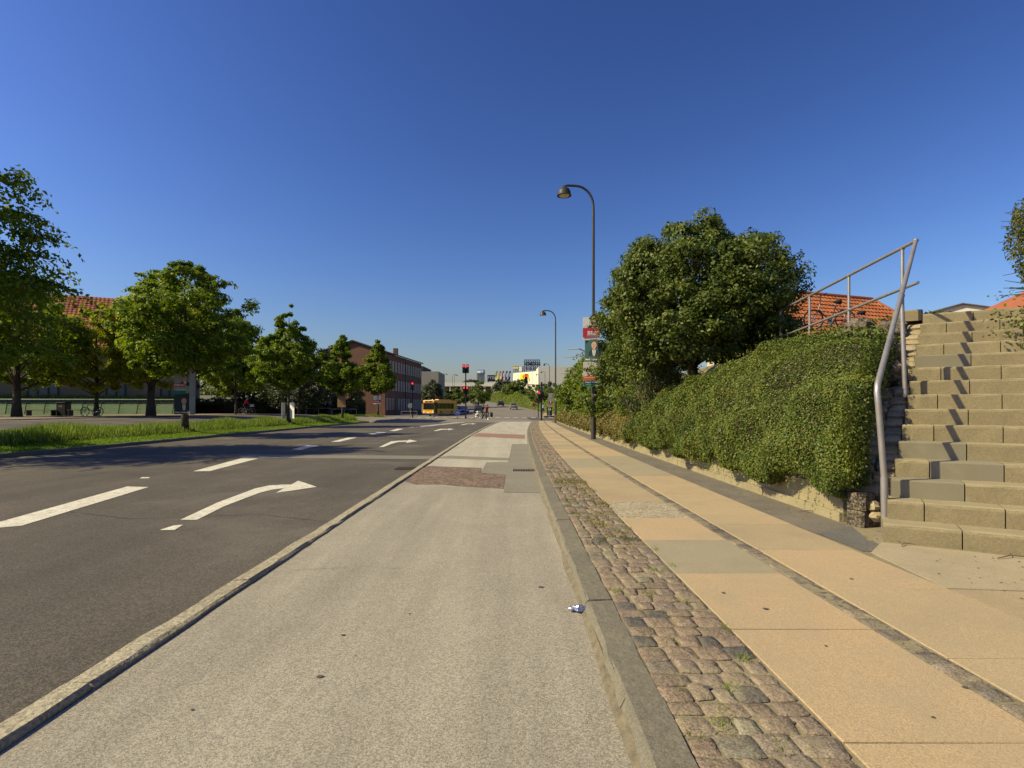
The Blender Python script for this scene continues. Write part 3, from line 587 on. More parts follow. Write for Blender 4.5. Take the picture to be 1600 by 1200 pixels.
def clump_points(C, rad, per, g, flat=.75):
    n = len(C); P = np.repeat(C, per, 0); d = g.normal(0, 1, (n*per, 3)); d = unit(d)*(g.uniform(0, 1, (n*per, 1))**.5); d[:, 2] *= flat
    return P+d*np.repeat(np.asarray(rad).reshape(-1, 1)*np.ones((n, 1)), per, 0), d
def tree(name, label, loc, H, z0, prof, ncl, per, leaf, mat, seed, group=None, trunk_r=.16, crad=.5, lean=(0, 0), sprays=0, cat='tree', squash=(1, 1), trunk_top=.85, shell=.30, sprayl=1.0, lobe=1.0):
    """prof: [(fraction of crown height, radius)]"""
    g = np.random.default_rng(seed); root = thing(name, label, cat, loc, 0, group)
    hc = H-z0; us = np.array([p[0] for p in prof]); rs = np.array([p[1] for p in prof])
    wts = np.interp(np.linspace(0, 1, 200), us, rs)**1.3+.13; u = g.choice(np.linspace(0, 1, 200), ncl, p=wts/wts.sum())
    a = g.uniform(0, 2*math.pi, ncl); lob = 1+lobe*(.13*np.sin(a*3+seed)+.12*np.sin(a*5+u*9+seed*2))
    r = np.interp(u, us, rs)*lob*np.sqrt(g.uniform(shell, 1.05, ncl))
    C = np.stack([r*np.cos(a)*squash[0]+lean[0]*u, r*np.sin(a)*squash[1]+lean[1]*u, z0+u*hc+g.normal(0, .1, ncl)], 1)
    cr = crad*g.uniform(.6, 1.25, ncl)*(.55+.45*np.clip(np.interp(u, us, rs)/rs.max(), 0, 1))
    P, d = clump_points(C, cr, per, g)
    N = d*1.0+np.array([0, 0, .55])+np.repeat(np.stack([np.cos(a), np.sin(a), .3*np.ones(ncl)], 1), per, 0)*.6
    if sprays:
        for k in g.choice(ncl, sprays, p=(r+.1)/(r+.1).sum()):
            n = int(g.integers(24, 40)); L = g.uniform(.25, .6)*sprayl; t = np.linspace(0, 1, n); aa = a[k]+g.normal(0, .35); dr = np.array([math.cos(aa), math.sin(aa), 0])
            q = C[k]+dr*(cr[k]*.6+t[:, None]*L)+np.stack([0*t, 0*t, .22*t-.62*L*t*t], 1)+g.normal(0, .045, (n, 3)); P = np.vstack([P, q]); N = np.vstack([N, np.tile([dr[0]*.5, dr[1]*.5, .8], (n, 1))])
    link('crown', leaves(P, N, leaf, mat, g=g, spread=.75, droop=.25), root)
    m = MB(); rd = random.Random(seed); tx, ty = lean
    th = z0+hc*trunk_top; n = 7; pts = []
    for i in range(n+1):
        f = i/n; pts.append((tx*max(0, (f*th-z0)/hc)+rd.uniform(-.03, .03)*min(1, f*4), ty*max(0, (f*th-z0)/hc)+rd.uniform(-.03, .03)*min(1, f*4), f*th-.15*(i == 0)))
    m.tube(pts, [trunk_r*(1.35 if i == 0 else 1)*(1-.82*(i/n)) for i in range(n+1)], 9)
    for k in g.choice(ncl, min(ncl, 34), replace=False):
        c = C[k]; hb = max(z0*.8, min(th*.95, c[2]-.55*math.hypot(c[0], c[1])-.2)); f = hb/th; b = Vector(pts[min(n, int(f*n))]); b.z = hb; mid = b.lerp(Vector(c), .5)+Vector((0, 0, .12))
        m.tube([b, mid, c], [trunk_r*.34*(1-.6*f), trunk_r*.2*(1-.5*f), .008], 5, cap=False)
    m.build('trunk', bark, root, smooth=True); return root
ovate = [(0, .30), (.1, .72), (.28, 1), (.5, .86), (.72, .52), (.88, .25), (1, .04)]
roundp = [(0, .45), (.15, .85), (.4, 1), (.65, .92), (.85, .6), (1, .12)]
sc_ = lambda p, r: [(u, q*r) for u, q in p]
# row on the verge, each with its own outline
tree('linden_tree', 'tall dark linden cut by the picture edge with drooping leafy twigs over the verge', (-16.75, 14.9, .22), 9.7, 2.2, [(0, 2.0), (.15, 3.0), (.3, 3.1), (.5, 2.85), (.65, 2.6), (.85, 1.8), (1, .5)], 260, 150, .145, linden, 31, 'lindens on the grass verge', .2, .72, sprays=200, shell=.2, sprayl=2.4)
tree('linden_tree', 'broad linden on the verge carrying two stacked election posters on its trunk', (-15.45, 26, .22), 8.1, 2.85, [(0, 1.7), (.12, 2.5), (.33, 2.95), (.55, 2.7), (.75, 1.75), (.9, .85), (1, .2)], 280, 125, .155, linden, 32, 'lindens on the grass verge', .15, .46, sprays=60, shell=.15)
tree('linden_tree', 'pointed linden on the verge with two pale poster boards at its foot', (-15.5, 38.2, .2), 8.2, 2.5, [(0, .8), (.1, 1.9), (.28, 2.6), (.45, 2.0), (.6, 1.25), (.8, .8), (1, .1)], 230, 115, .165, linden, 33, 'lindens on the grass verge', .13, .42, sprays=40, shell=.15)
tree('linden_tree', 'slim young linden on the verge with a brown board on its stem', (-15.6, 50.6, .18), 7.8, 2.6, [(0, .8), (.15, 1.55), (.4, 1.5), (.6, .9), (.8, .5), (1, .06)], 140, 150, .19, linden, 34, 'lindens on the grass verge', .1, .48, sprays=40)
tree('linden_tree', 'conical linden on the verge end with a red election poster below its crown', (-15.6, 64, .12), 9.2, 3.0, [(0, .9), (.15, 1.9), (.4, 1.75), (.6, 1.1), (.8, .6), (1, .06)], 150, 150, .22, linden, 35, 'lindens on the grass verge', .12, .55, sprays=40)
# row beyond the side lane and masses behind
tree('street_tree', 'big dark tree with a stout trunk in front of the green fence', (-34.2, 38, .62), 8.9, 2.2, sc_(roundp, 4.2), 260, 110, .21, linden, 41, 'trees beyond the side lane', .27, .62, shell=.25)
tree('street_tree', 'light yellow green tree with a bicycle leaning at its trunk', (-31.7, 42, .62), 8.5, 2.0, sc_(roundp, 3.0), 210, 110, .19, linden_y, 42, 'trees beyond the side lane', .17, .48, sprays=50)
tree('street_tree', 'yellow topped tree with a thick leaning trunk at the end of the green fence', (-28.2, 43, .62), 11.2, 2.4, sc_(roundp, 3.5), 260, 110, .20, linden_y, 43, 'trees beyond the side lane', .3, .55, lean=(.9, 0))
tree('street_tree', 'thin stemmed tree beside the red jacketed cyclist', (-27.6, 55, .55), 10.6, 2.2, sc_(roundp, 3.0), 190, 150, .24, linden, 44, 'trees beyond the side lane', .11, .65, lean=(-.4, 0))
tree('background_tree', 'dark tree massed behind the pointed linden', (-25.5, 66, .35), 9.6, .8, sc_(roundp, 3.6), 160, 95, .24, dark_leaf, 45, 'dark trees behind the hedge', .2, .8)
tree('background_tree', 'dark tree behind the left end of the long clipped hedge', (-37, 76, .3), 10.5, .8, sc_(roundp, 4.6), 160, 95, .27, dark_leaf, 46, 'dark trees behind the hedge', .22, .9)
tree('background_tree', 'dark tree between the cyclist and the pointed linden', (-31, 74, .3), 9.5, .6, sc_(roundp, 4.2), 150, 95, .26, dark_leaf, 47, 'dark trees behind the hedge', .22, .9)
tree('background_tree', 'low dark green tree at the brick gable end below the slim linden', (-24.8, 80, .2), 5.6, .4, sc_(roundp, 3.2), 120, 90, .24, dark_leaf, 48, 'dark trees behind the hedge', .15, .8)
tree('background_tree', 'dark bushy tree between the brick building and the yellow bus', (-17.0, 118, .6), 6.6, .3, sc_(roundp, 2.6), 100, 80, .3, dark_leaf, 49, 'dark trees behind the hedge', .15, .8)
# long clipped hedge beyond the lane
def box_hedge(name, label, a, b, wd, h, z, n, leaf, mat, group=None, cat='hedge', seed=1, core=True, zf=None, lump=.06):
    g = np.random.default_rng(seed); a = np.array(a, float); b = np.array(b, float); d = b-a; L = np.linalg.norm(d); d /= L; nn = np.array([d[1], -d[0]])
    root = thing(name, label, cat, (a[0], a[1], 0), 0, group)
    t = g.uniform(0, L, n); s = g.uniform(0, 2*h+wd, n); zz = np.where(s < h, s, np.where(s < h+wd, h, 2*h+wd-s)); off = np.where(s < h, wd/2, np.where(s < h+wd, wd/2-(s-h), -wd/2))
    N = np.where((s < h)[:, None], np.array([nn[0], nn[1], .35]), np.where((s < h+wd)[:, None], np.array([0, 0, 1.]), np.array([-nn[0], -nn[1], .35])))
    lm = lump*(np.sin(t*2.1+zz)+np.sin(t*4.7-zz*3+1)+np.sin(off*5+t)); off = off*(1+lm/wd*1.2); zz = zz+lm*(zz/h)
    zb = np.array([zf(a[0]+d[0]*q, a[1]+d[1]*q) for q in t]) if zf else z
    P = np.stack([d[0]*t+nn[0]*off, d[1]*t+nn[1]*off, zb+zz], 1)+g.normal(0, leaf*.5, (n, 3))
    link('foliage', leaves(P, N, leaf, mat, g=g, spread=.6), root)
    if core:
        m = MB(); k = 14
        for i in range(k+1):
            q = L*i/k; e = zf(a[0]+d[0]*q, a[1]+d[1]*q) if zf else z
            for o_, hh in ((wd*.36, -.2), (wd*.36, h*.88), (-wd*.36, h*.88), (-wd*.36, -.2)): m.v.append((d[0]*q+nn[0]*o_, d[1]*q+nn[1]*o_, e+hh))
        for i in range(k): m.f += [(i*4+j, i*4+(j+1) % 4, i*4+4+(j+1) % 4, i*4+4+j) for j in range(4)]
        m.f += [(0, 1, 2, 3), (k*4+3, k*4+2, k*4+1, k*4)]; m.mi = [0]*len(m.f); m.build('branches', soil, root)
    return root
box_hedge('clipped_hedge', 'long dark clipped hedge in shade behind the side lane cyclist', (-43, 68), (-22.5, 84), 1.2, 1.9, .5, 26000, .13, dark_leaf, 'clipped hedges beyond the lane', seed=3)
box_hedge('clipped_hedge', 'low hedge strip with sunlit top under the long building windows', (-66, 55.5), (-40, 68.5), 1.0, 1.1, 1.55, 14000, .13, linden, 'clipped hedges beyond the lane', seed=4)
# far embankment hedge right of the climbing road and trees there
def curve_hedge(name, label, pts, wd, h, n, leaf, mat, seed):
    g = np.random.default_rng(seed); pts = np.array(pts, float); seg = np.diff(pts, axis=0); L = np.linalg.norm(seg, axis=1); cum = np.r_[0, np.cumsum(L)]
    t = g.uniform(0, cum[-1], n); x = np.interp(t, cum, pts[:, 0]); y = np.interp(t, cum, pts[:, 1]); i = np.clip(np.searchsorted(cum, t)-1, 0, len(L)-1); d = seg[i]/L[i][:, None]
    u = g.uniform(0, 1, n)**.8; hh = h*(.9+.15*np.sin(t*.31)+.08*np.sin(t*.9)); zz = hh*np.sin(u*math.pi/2); off = wd*(-.5+u*.8)
    px = x+d[:, 1]*(-off); py = y+d[:, 0]*off; z = np.array([bank_up(q) for q in y])+zz
    root = thing(name, label, 'hedge', (0, 0, 0)); P = np.stack([px+.0, py, z], 1)+g.normal(0, leaf*.5, (n, 3))
    N = np.tile([-.5, -.3, .8], (n, 1)); link('foliage', leaves(P, N, leaf, mat, g=g, spread=.6), root)
    m = MB()
    for k in range(len(pts)):
        d = seg[min(k, len(seg)-1)]/L[min(k, len(L)-1)]
        for u in (0, .35, .7, 1): o_ = wd*(-.5+u*.8)+.25; m.v.append((pts[k, 0]+d[1]*(-o_), pts[k, 1]+d[0]*o_, bank_up(pts[k, 1])+h*.82*math.sin(u*math.pi/2)-.1))
    for k in range(len(pts)-1): m.f += [(k*4+j, k*4+j+1, k*4+5+j, k*4+4+j) for j in range(3)]
    m.mi = [0]*len(m.f); m.build('branches', M('hedge_inside', (.05, .06, .015)), root); return root
MATSg = leafmat('grassy_hedge_leaf', [(0, (.10, .135, .016)), (.5, (.145, .18, .022)), (1, (.19, .21, .04))], .25, .6, .2)
hp = [(9.2, 84), (8.3, 100), (7.6, 130), (5.2, 152), (.5, 175), (-9, 205), (-22, 235)]
curve_hedge('embankment_hedge', 'long bright green hedge on the embankment right of the climbing road', hp[::-1], 4.0, 3.3, 42000, .26, MATSg, 5)
for i, (px, py, D, H, r, mt, lab) in enumerate(((694, 636, 150, 6.4, 2.0, far_leaf, 'small pale green tree left of the signal mast beside the climbing road'), (713, 634, 150, 6.2, 2.6, far_leaf, 'round tree left of the tall two headed signal mast'), (728, 632, 160, 6.6, 2.6, far_leaf, 'round tree right behind the tall two headed signal mast'),
        (748, 630, 150, 8.8, 3.2, far_leaf, 'largest round street tree beside the climbing road under the blue panel sign'), (787, 620, 205, 10.5, 4.2, dark_leaf, 'dark tree below the row of coloured flags'), (803, 622, 190, 8.2, 3.8, far_leaf, 'bright tree in front of the big yellow letters'), (813, 620, 185, 10.6, 3.4, far_leaf, 'pointed tree below the yellow store letters'),
        (846, 628, 130, 7.8, 3.0, far_leaf, 'thin crowned tree behind the mast arm signal'), (862, 632, 120, 7.6, 2.6, far_leaf, 'tree beside the pavement lamps behind the waiting man'), (737, 598, 300, 9, 4, dark_leaf, 'tree top standing above the parking deck'))):
    p = at(px, py, D); z = bank_up(D)+(5.6 if D == 300 else .3 if i < 4 else 1.2)
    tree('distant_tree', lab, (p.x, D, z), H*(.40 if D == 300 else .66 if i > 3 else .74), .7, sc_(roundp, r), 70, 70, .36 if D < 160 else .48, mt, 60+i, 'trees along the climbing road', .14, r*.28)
g = np.random.default_rng(77); n = 9000
P = np.stack([g.uniform(-420, 320, n), g.uniform(430, 470, n), 0*g.uniform(0, 1, n)], 1); P[:, 2] = bank_up(420)+g.uniform(0, 1, n)*(7+3*np.sin(P[:, 0]*.05)+2*np.sin(P[:, 0]*.17))
o = link('distant_woods', leaves(P, np.tile([-.3, -.6, .6], (n, 1)), 3.2, far_leaf, g=g), None); tag(o, 'far belt of woods closing the horizon', None, None, 'stuff')

# hanging hedge on the bank
def bank_hedge(label, y0, y1, n, lsize, mat, seed, top=None, end=False, bulge=0.0):
    g = np.random.default_rng(seed); root = thing('hanging_hedge', label, 'hedge', (wx(y0), y0, .45), 0, 'hedge clumps hanging over the retaining wall'); o = np.array([wx(y0), y0, .45])
    f = g.uniform(0, 1, n); y = y0+(y1-y0)*(f**1.45 if end else f); v = g.uniform(0, 1, n)
    zt = np.array([ztop(q) for q in y]) if top is None else np.full(n, top)
    k = np.clip(1-np.abs((y-y0)/(y1-y0)*2-1)**4*.55, 0, 1) if not end else np.clip(.55+.45*np.clip((y1-y)/1.2, 0, 1), 0, 1)
    zt = .55+(zt-.55)*k
    # profile: lip, near vertical bulge, then the sloping face up to the shoulder
    lip = .39+.07*np.sin(y*2.3)+.06*np.sin(y*5.1)
    ua = np.array([0, .12, .34, .62, .9, 1.0]); xa = np.array([-.02, -.21, -.22, .06, .72, 1.35]); za = np.array([0, .02, .26, .63, .955, 1.0])
    x = np.interp(v, ua, xa); z = lip+(zt-lip)*np.interp(v, ua, za)
    lum = .055*np.sin(y*3.7+z*3)+.045*np.sin(y*7.9-z*6+2)+.04*np.sin(z*9+y*2.2)
    x = x-lum-.02; z = z+.5*lum*v
    X = np.array([wx(q) for q in y])+x
    if end:                                          # cut along the stair border with a rounded end
        lim = np.array([e_x(q) for q in y])+.12; ok = X < lim; X, y, z, v, lim = X[ok], y[ok], z[ok], v[ok], lim[ok]; n = len(X); rd_ = np.clip(1-(lim-X)/.42, 0, 1)**2*.20; X = X+rd_*.55; y = y+rd_*.25; z = z-rd_*.75
    N = np.stack([np.interp(v, [0, .2, .5, 1], [-.5, -1, -.8, -.35]), np.where((X > np.array([e_x(q) for q in y])-.12) & end, -.5, -.05), np.interp(v, [0, .2, .5, 1], [-.5, .2, .6, 1])], 1)
    gap = np.sin(X*23+y*17)*np.sin(z*21-y*13)+np.sin(y*31+z*9); keep = (gap > -.75) | (g.uniform(0, 1, n) < .45); X, y, z, v = X[keep], y[keep], z[keep], v[keep]; n = len(X)
    P = np.stack([X, y, z], 1)+g.normal(0, .013, (n, 3))
    N = np.stack([np.interp(v, [0, .2, .5, 1], [-.5, -1, -.8, -.35]), np.where((X > np.array([e_x(q) for q in y])-.12) & end, -.5, -.05), np.interp(v, [0, .2, .5, 1], [-.5, .2, .6, 1])], 1)
    sh_i = g.integers(0, n, int(n*.006)); tt = g.uniform(0, 1, (len(sh_i)*9, 1)); sp = np.repeat(P[sh_i], 9, 0)+np.repeat(N[sh_i]*[.6, .5, .6]+[0, 0, .5]+g.normal(0, .4, (len(sh_i), 3)), 9, 0)*tt*.13; P = np.vstack([P, sp]); N = np.vstack([N, np.repeat(N[sh_i], 9, 0)]); y = np.r_[y, np.repeat(y[sh_i], 9)]
    if end:
        q = g.uniform(0, 1, (n//4, 2)); te = .50+q[:, 0]*3.0; base = np.stack([3.3-.852*.40+.656*te, 4.9+.523*.40+.756*te], 1); zlo = .25+te*.52; vv = np.interp(base[:, 0]-np.array([wx(a) for a in base[:, 1]]), xa[1:], ua[1:]); zhi = .42+(np.array([ztop(a) for a in base[:, 1]])-.42)*np.interp(vv, ua, za)
        e = np.stack([base[:, 0]+.14*np.sin(q[:, 1]*3.1)-.03, base[:, 1]-.06, np.maximum(zlo+(zhi-zlo)*q[:, 1], .42)], 1)+g.normal(0, .035, (len(q), 3)); P = np.vstack([P, e]); N = np.vstack([N, np.tile([.55, -.8, .25], (len(q), 1))]); y = np.r_[y, base[:, 1]]
    if end:                                          # rounded nose closing the hedge over the pebble blocks
        m_ = 9000; u = g.uniform(0, 1, m_); xx = 3.21+.42*u; zt_ = np.interp(xx-3.44, xa[2:], .42+(1.85-.42)*za[2:]); q = g.uniform(0, 1, m_)
        c = np.stack([xx, 5.60-.10*np.sin(u*math.pi)*np.sin(q*2.6)+.22*q*q, .46+(zt_-.44)*q], 1)+g.normal(0, .025, (m_, 3)); P = np.vstack([P, c]); N = np.vstack([N, np.stack([-.5+u*.9, -.9+0*u, .25+q*.4], 1)]); y = np.r_[y, c[:, 1]]
    ls = lsize*(1+.06*np.maximum(0, y-6)) if end else lsize
    # hanging strands below the lip
    hs = []; st = int((y1-y0)*10)
    for _ in range(st):
        yy = y0+(y1-y0)*g.uniform(0, 1); xx = wx(yy)-g.uniform(.05, .26); L = g.uniform(.06, .24); c = int(6+L*60); t = np.linspace(0, 1, c)
        hs.append(np.stack([xx+.02*np.sin(t*4+yy)+0*t, yy+.03*t, .53-t*(L+.1)], 1)+g.normal(0, .008, (c, 3)))
    Hs = np.vstack(hs); P = np.vstack([P, Hs]); N = np.vstack([N, np.tile([-1, -.1, .1], (len(Hs), 1))]); ls = np.r_[np.broadcast_to(ls, (len(P)-len(Hs),)), np.full(len(Hs), lsize*.9)]
    link('foliage', leaves(P-o, N, ls, mat, g=g, spread=.5, wid=.62), root)
    return root
bank_hedge('dense small leaved evergreen hedge beside the stairs, hanging over the wall', 5.60, 15.6, 200000, .027, hedge_leaf, 11, None, True)
bank_hedge('yellowish hedge clump behind the poster lamp post', 15.7, 23.6, 26000, .052, hedge_yel, 12, 1.35)
bank_hedge('small yellowish hedge clump just beyond the poster lamp post', 23.8, 30, 12000, .066, hedge_yel, 13, 1.30)
bank_hedge('farthest yellowish hedge clump beside the second lamp post', 30.3, 46, 18000, .085, hedge_yel, 14, 1.25)
# ground cover on the shoulder behind the hedge
g = np.random.default_rng(5); n = 26000; y = g.uniform(6.6, 20, n); x = g.uniform(4.5, 7.2, n); ok = x < np.array([e_x(q)+.12 if q < 8.1 else 99 for q in y]); x, y = x[ok], y[ok]
z = np.array([ztop(b)+(max(zp(a, b) if b > 8.2 else 0, ztop(b))-ztop(b))*min(1, max(0, (a-4.8)/1.2)) for a, b in zip(x, y)])+g.uniform(-.06, .13, len(x))
tag(link('ground_cover', leaves(np.stack([x, y, z], 1), np.tile([-.2, -.3, .8], (len(x), 1)), .05, hedge_leaf, g=g)), 'low ground cover on the bank top', None, None, 'stuff')

# big shrub on the bank and its neighbours
big = [(0, 1.9), (.1, 2.5), (.3, 2.85), (.55, 2.75), (.75, 2.35), (.9, 1.7), (1, .9)]
tree('big_shrub', 'large dense rounded shrub tree towering over the hedge on the bank', (4.68, 14.2, 1.85), 4.0, .6, big, 640, 185, .085, shrub_leaf, 71, None, .13, .33, sprays=90, cat='shrub', shell=.22, squash=(.83, .95), lobe=.5, sprayl=.5)
tree('sapling', 'light green broad leaved sapling growing out at the foot of the large shrub', (6.25, 13.0, 2.05), 1.35, .25, [(0, .3), (.5, .55), (1, .2)], 22, 16, .15, bright_leaf, 72, None, .03, .25, cat='sapling')
def bush(name, label, loc, r, h, ncl, per, leaf, mat, seed, group=None, cr=.4):
    return tree(name, label, loc, h, .05, [(0, r*.8), (.2, r), (.5, r*.95), (.75, r*.7), (.92, r*.4), (1, r*.12)], ncl, per, leaf, mat, seed, group, .06, cr, sprays=ncl//4, cat='shrub', shell=.15)
G_ = 'shrubs along the bank beyond the large shrub'
bush('shrub', 'tall shrub rising behind the election posters on the lamp post', (4.55, 20.5, 1.0), 1.6, 4.4, 150, 150, .11, shrub_leaf, 81, G_, .42)
bush('shrub', 'bright green shrub with dry white twigs left of the posters', (4.55, 25.5, .9), 1.5, 3.6, 140, 140, .125, bright_leaf, 82, G_, .42)
bush('shrub', 'bright green shrub between the two lamp posts', (4.9, 31.5, .9), 1.7, 3.5, 130, 130, .15, bright_leaf, 83, G_, .45)
bush('shrub', 'green shrub nearest to the second lamp post', (5.0, 38.5, .9), 1.6, 3.4, 120, 120, .17, bright_leaf, 84, G_, .45)
bush('shrub', 'farthest shrub at the bank end behind the second lamp post', (5.5, 46, .8), 1.6, 3.5, 90, 90, .17, bright_leaf, 85, G_, .5)
bush('shrub', 'low dark brown twiggy bush in the shade below the large shrub', (4.5, 15.6, 1.0), 1.3, 1.5, 60, 60, .07, dark_leaf, 86, G_, .35)
bush('shrub', 'bright leafy shrub hanging at the lower left of the large shrub', (4.5, 17.2, 1.0), 1.0, 2.3, 90, 110, .08, bright_leaf, 87, G_, .38)
m = MB(); rd = random.Random(3)
for k in range(60):
    b = Vector((4.2+rd.uniform(-.9, .9), 15.4+rd.uniform(-1, 1), 1.2)); m.tube([b, b+Vector((rd.uniform(-.5, .5), rd.uniform(-.4, .4), rd.uniform(.6, 1.2)))], [.010, .004], 4, False)
tag(m.build('dry_twigs', twig_m), 'tangle of dry twigs under the large shrub', None, None, 'stuff')
for k, (px, py, D, dx, lab) in enumerate(((905, 548, 24.3, .55, 'upper of two bare pale branches left of the middle election poster'), (908, 560, 24.2, .75, 'lower longer bare pale branch pointing at the lowest election poster'), (890, 586, 26.5, .5, 'lower pale dead branch arching in the bright green shrub'), (893, 577, 26.3, .35, 'short pale dead branch arching above another in the bright green shrub'))):
    p = at(px, py, D); m = MB(); m.tube([p+Vector((-dx, 0, .05)), p+Vector((0, .1, .10)), p+Vector((dx*.7, .3, -.05))], [.012, .03, .03], 5); tag(m.build('dry_branch', M('bare_wood', (.42, .34, .22), (.5, .42, .3), 6, .9)), lab, 'branch', 'dead branches in the shrub by the posters')
# conifer hedge at the stair head
g = np.random.default_rng(9); root = thing('conifer', 'clipped conifer with bristling shoots at the right edge above the stairs', 'conifer', (8.25, 7.55, 2.72))
n = 26000; u = g.uniform(0, 1, n); a = g.uniform(0, 2*math.pi, n); rr = (.72+.35*np.sin(u*2.4))*(1+.05*np.sin(a*7+u*8))*np.sqrt(g.uniform(.55, 1.05, n)); rr *= np.where(u > .85, 1-(u-.85)*3, 1)
P = np.stack([rr*np.cos(a), rr*np.sin(a), .02+u*1.7], 1); link('crown', leaves(P, np.stack([np.cos(a), np.sin(a), .5+0*a], 1), .055, leafmat('conifer_leaf', [(0, (.05, .065, .008)), (.6, (.11, .12, .016)), (1, (.22, .19, .05))], .2, .5, .2), g=g, wid=.4), root)
m = MB(); m.tube([(0, 0, -.2), (0, 0, 1.6)], [.07, .02], 7)
for k in range(170):
    t = g.uniform(0, 2*math.pi); z = g.uniform(.1, 1.6); r0 = .7; r1 = g.uniform(.95, 1.22); m.tube([(r0*math.cos(t), r0*math.sin(t), z), (r1*math.cos(t), r1*math.sin(t), z+g.uniform(-.05, .14))], [.009, .004], 4)
m.build('shoots', bark, root)
root = bush('shrub', 'small leafy shoot hanging over the right end of the upper steps', (6.52, 6.42, 1.75), .5, 1.15, 34, 40, .05, hedge_leaf, 91, None, .2)
# grass on the verge and weeds between the cobbles
def blades(P, H, wd, mat, name, g, lean=.35):
    n = len(P); a = g.uniform(0, 2*math.pi, n); h = H*g.uniform(.55, 1.3, n); d = np.stack([np.cos(a), np.sin(a), 0*a], 1); s = np.stack([-np.sin(a), np.cos(a), 0*a], 1)
    tip = P+d*(h*lean*g.uniform(.2, 1.5, n))[:, None]+np.array([0, 0, 1])*h[:, None]; w_ = (wd*g.uniform(.7, 1.4, n))[:, None]
    V = np.stack([P-s*w_, P+s*w_, tip], 1).reshape(-1, 3); return raw_mesh(name, V, np.arange(3*n).reshape(n, 3), mat)
tallg = leafmat('tall_grass_blade', [(0, (.09, .15, .015)), (.5, (.14, .205, .025)), (.85, (.21, .25, .06)), (1, (.36, .33, .17))], .35, .6, .2)
shortg = leafmat('lawn_blade', [(0, (.11, .19, .012)), (.6, (.165, .245, .018)), (1, (.22, .26, .045))], .35, .6, .2)
g = np.random.default_rng(15)
def verge_pts(n, x0, x1, y0, y1):
    y = y0+(y1-y0)*g.uniform(0, 1, n)**1.5; nz = np.array([nose(q) for q in y]); x = -13.8+(g.uniform(x1, x0, n)+13.8)*nz
    return np.stack([x, y, np.array([left_up(a, b) for a, b in zip(x, y)])+.01], 1)
P = verge_pts(70000, -15.05, -17.7, 9, 66); cl = .55+.45*(np.sin(P[:, 1]*1.1+P[:, 0]*2)*.5+.5)*(np.sin(P[:, 1]*.37+1)*.4+.6)
tag(link('tall_grass', blades(P, .44*cl*np.interp(P[:, 0], [-15.6, -15.0], [1, .45]), .011+.0003*P[:, 1], tallg, 'tall_grass', g)), 'tall unmown seeding grass along the verge', None, None, 'stuff')
g = np.random.default_rng(16); P = verge_pts(60000, -13.85, -15.2, 9, 66)
tag(link('lawn_grass', blades(P, .06, .009+.0003*P[:, 1], shortg, 'lawn_grass', g, .8)), 'short mown grass along the verge kerb', None, None, 'stuff')
g = np.random.default_rng(17); n = 1500; k = g.integers(0, 46, n); cx = np.array([.69, .80, .93, 1.05, 1.17])[g.integers(0, 5, 46)]+g.normal(0, .02, 46); cy = 1.9+g.uniform(0, 1, 46)**1.3*9
P = np.stack([cx[k]+g.normal(0, .018, n), cy[k]+g.normal(0, .03, n), np.full(n, .062)], 1); P[:, 0] += np.array([sh(q) for q in P[:, 1]])
tag(link('joint_weeds', blades(P, .022, .003, MATS['lawn_blade'], 'weeds', g, 1.0)), 'tufts of weed growing in the cobble joints', None, None, 'stuff')
g = np.random.default_rng(18); n = 3200; c_ = np.stack([g.uniform(.72, 1.16, 40), g.uniform(4.8, 10.5, 40)], 1)[g.integers(0, 40, n)]; P = np.stack([c_[:, 0]+g.normal(0, .05, n), c_[:, 1]+g.normal(0, .12, n), np.full(n, .068)], 1); P[:, 0] = np.clip(P[:, 0], .66, 1.17); P[:, 0] += np.array([sh(q) for q in P[:, 1]])
tag(link('dry_moss', blades(P, .022, .004, leafmat('moss_blade', [(0, (.13, .12, .02)), (.6, (.22, .18, .05)), (1, (.33, .25, .10))], .2), 'moss', g, 1.2)), 'dry moss and weeds spreading over the cobbles', None, None, 'stuff')
g = np.random.default_rng(19); n = 420; P = np.vstack([np.stack([g.uniform(2.9, 3.4, 300), g.uniform(4.8, 18, 300), np.full(300, .068)], 1), np.stack([g.uniform(3.0, 5, 120), g.uniform(2.6, 4.4, 120), np.full(120, .07)], 1)])
tag(link('leaf_litter', leaves(P, np.tile([0, 0, 1.], (n, 1)), .026, leafmat('dry_leaf', [(0, (.10, .07, .035)), (.6, (.22, .15, .07)), (1, (.36, .27, .14))], .1), g=g, spread=.25)), 'dry leaves scattered along the wall foot', None, None, 'stuff')
for px, py, L, a, lab in ((1176, 757, .42, 2.5, 'forked brown twig lying at the wall foot'), (1215, 776, .5, 2.2, 'longer brown twig lying on the dark strip nearer the stairs'), (1265, 800, .36, 2.6, 'thin curved black twig lying close under the wall'), (1418, 853, .16, .4, 'small dark twig lying in front of the lowest step'), (1585, 873, .3, .1, 'brown twig lying against the lowest step at the picture edge')):
    x, y = gnd(px, py, .07); m = MB(); m.tube([(-L/2, 0, 0), (0, .03, .012), (L/2, -.02, .004)], [.004, .006, .003], 5); m.tube([(0, .03, .012), (L*.3, .12, .01)], [.004, .002], 4); tag(m.build('twig', twig_m, None, (x, y, .078), a), lab, 'twig')
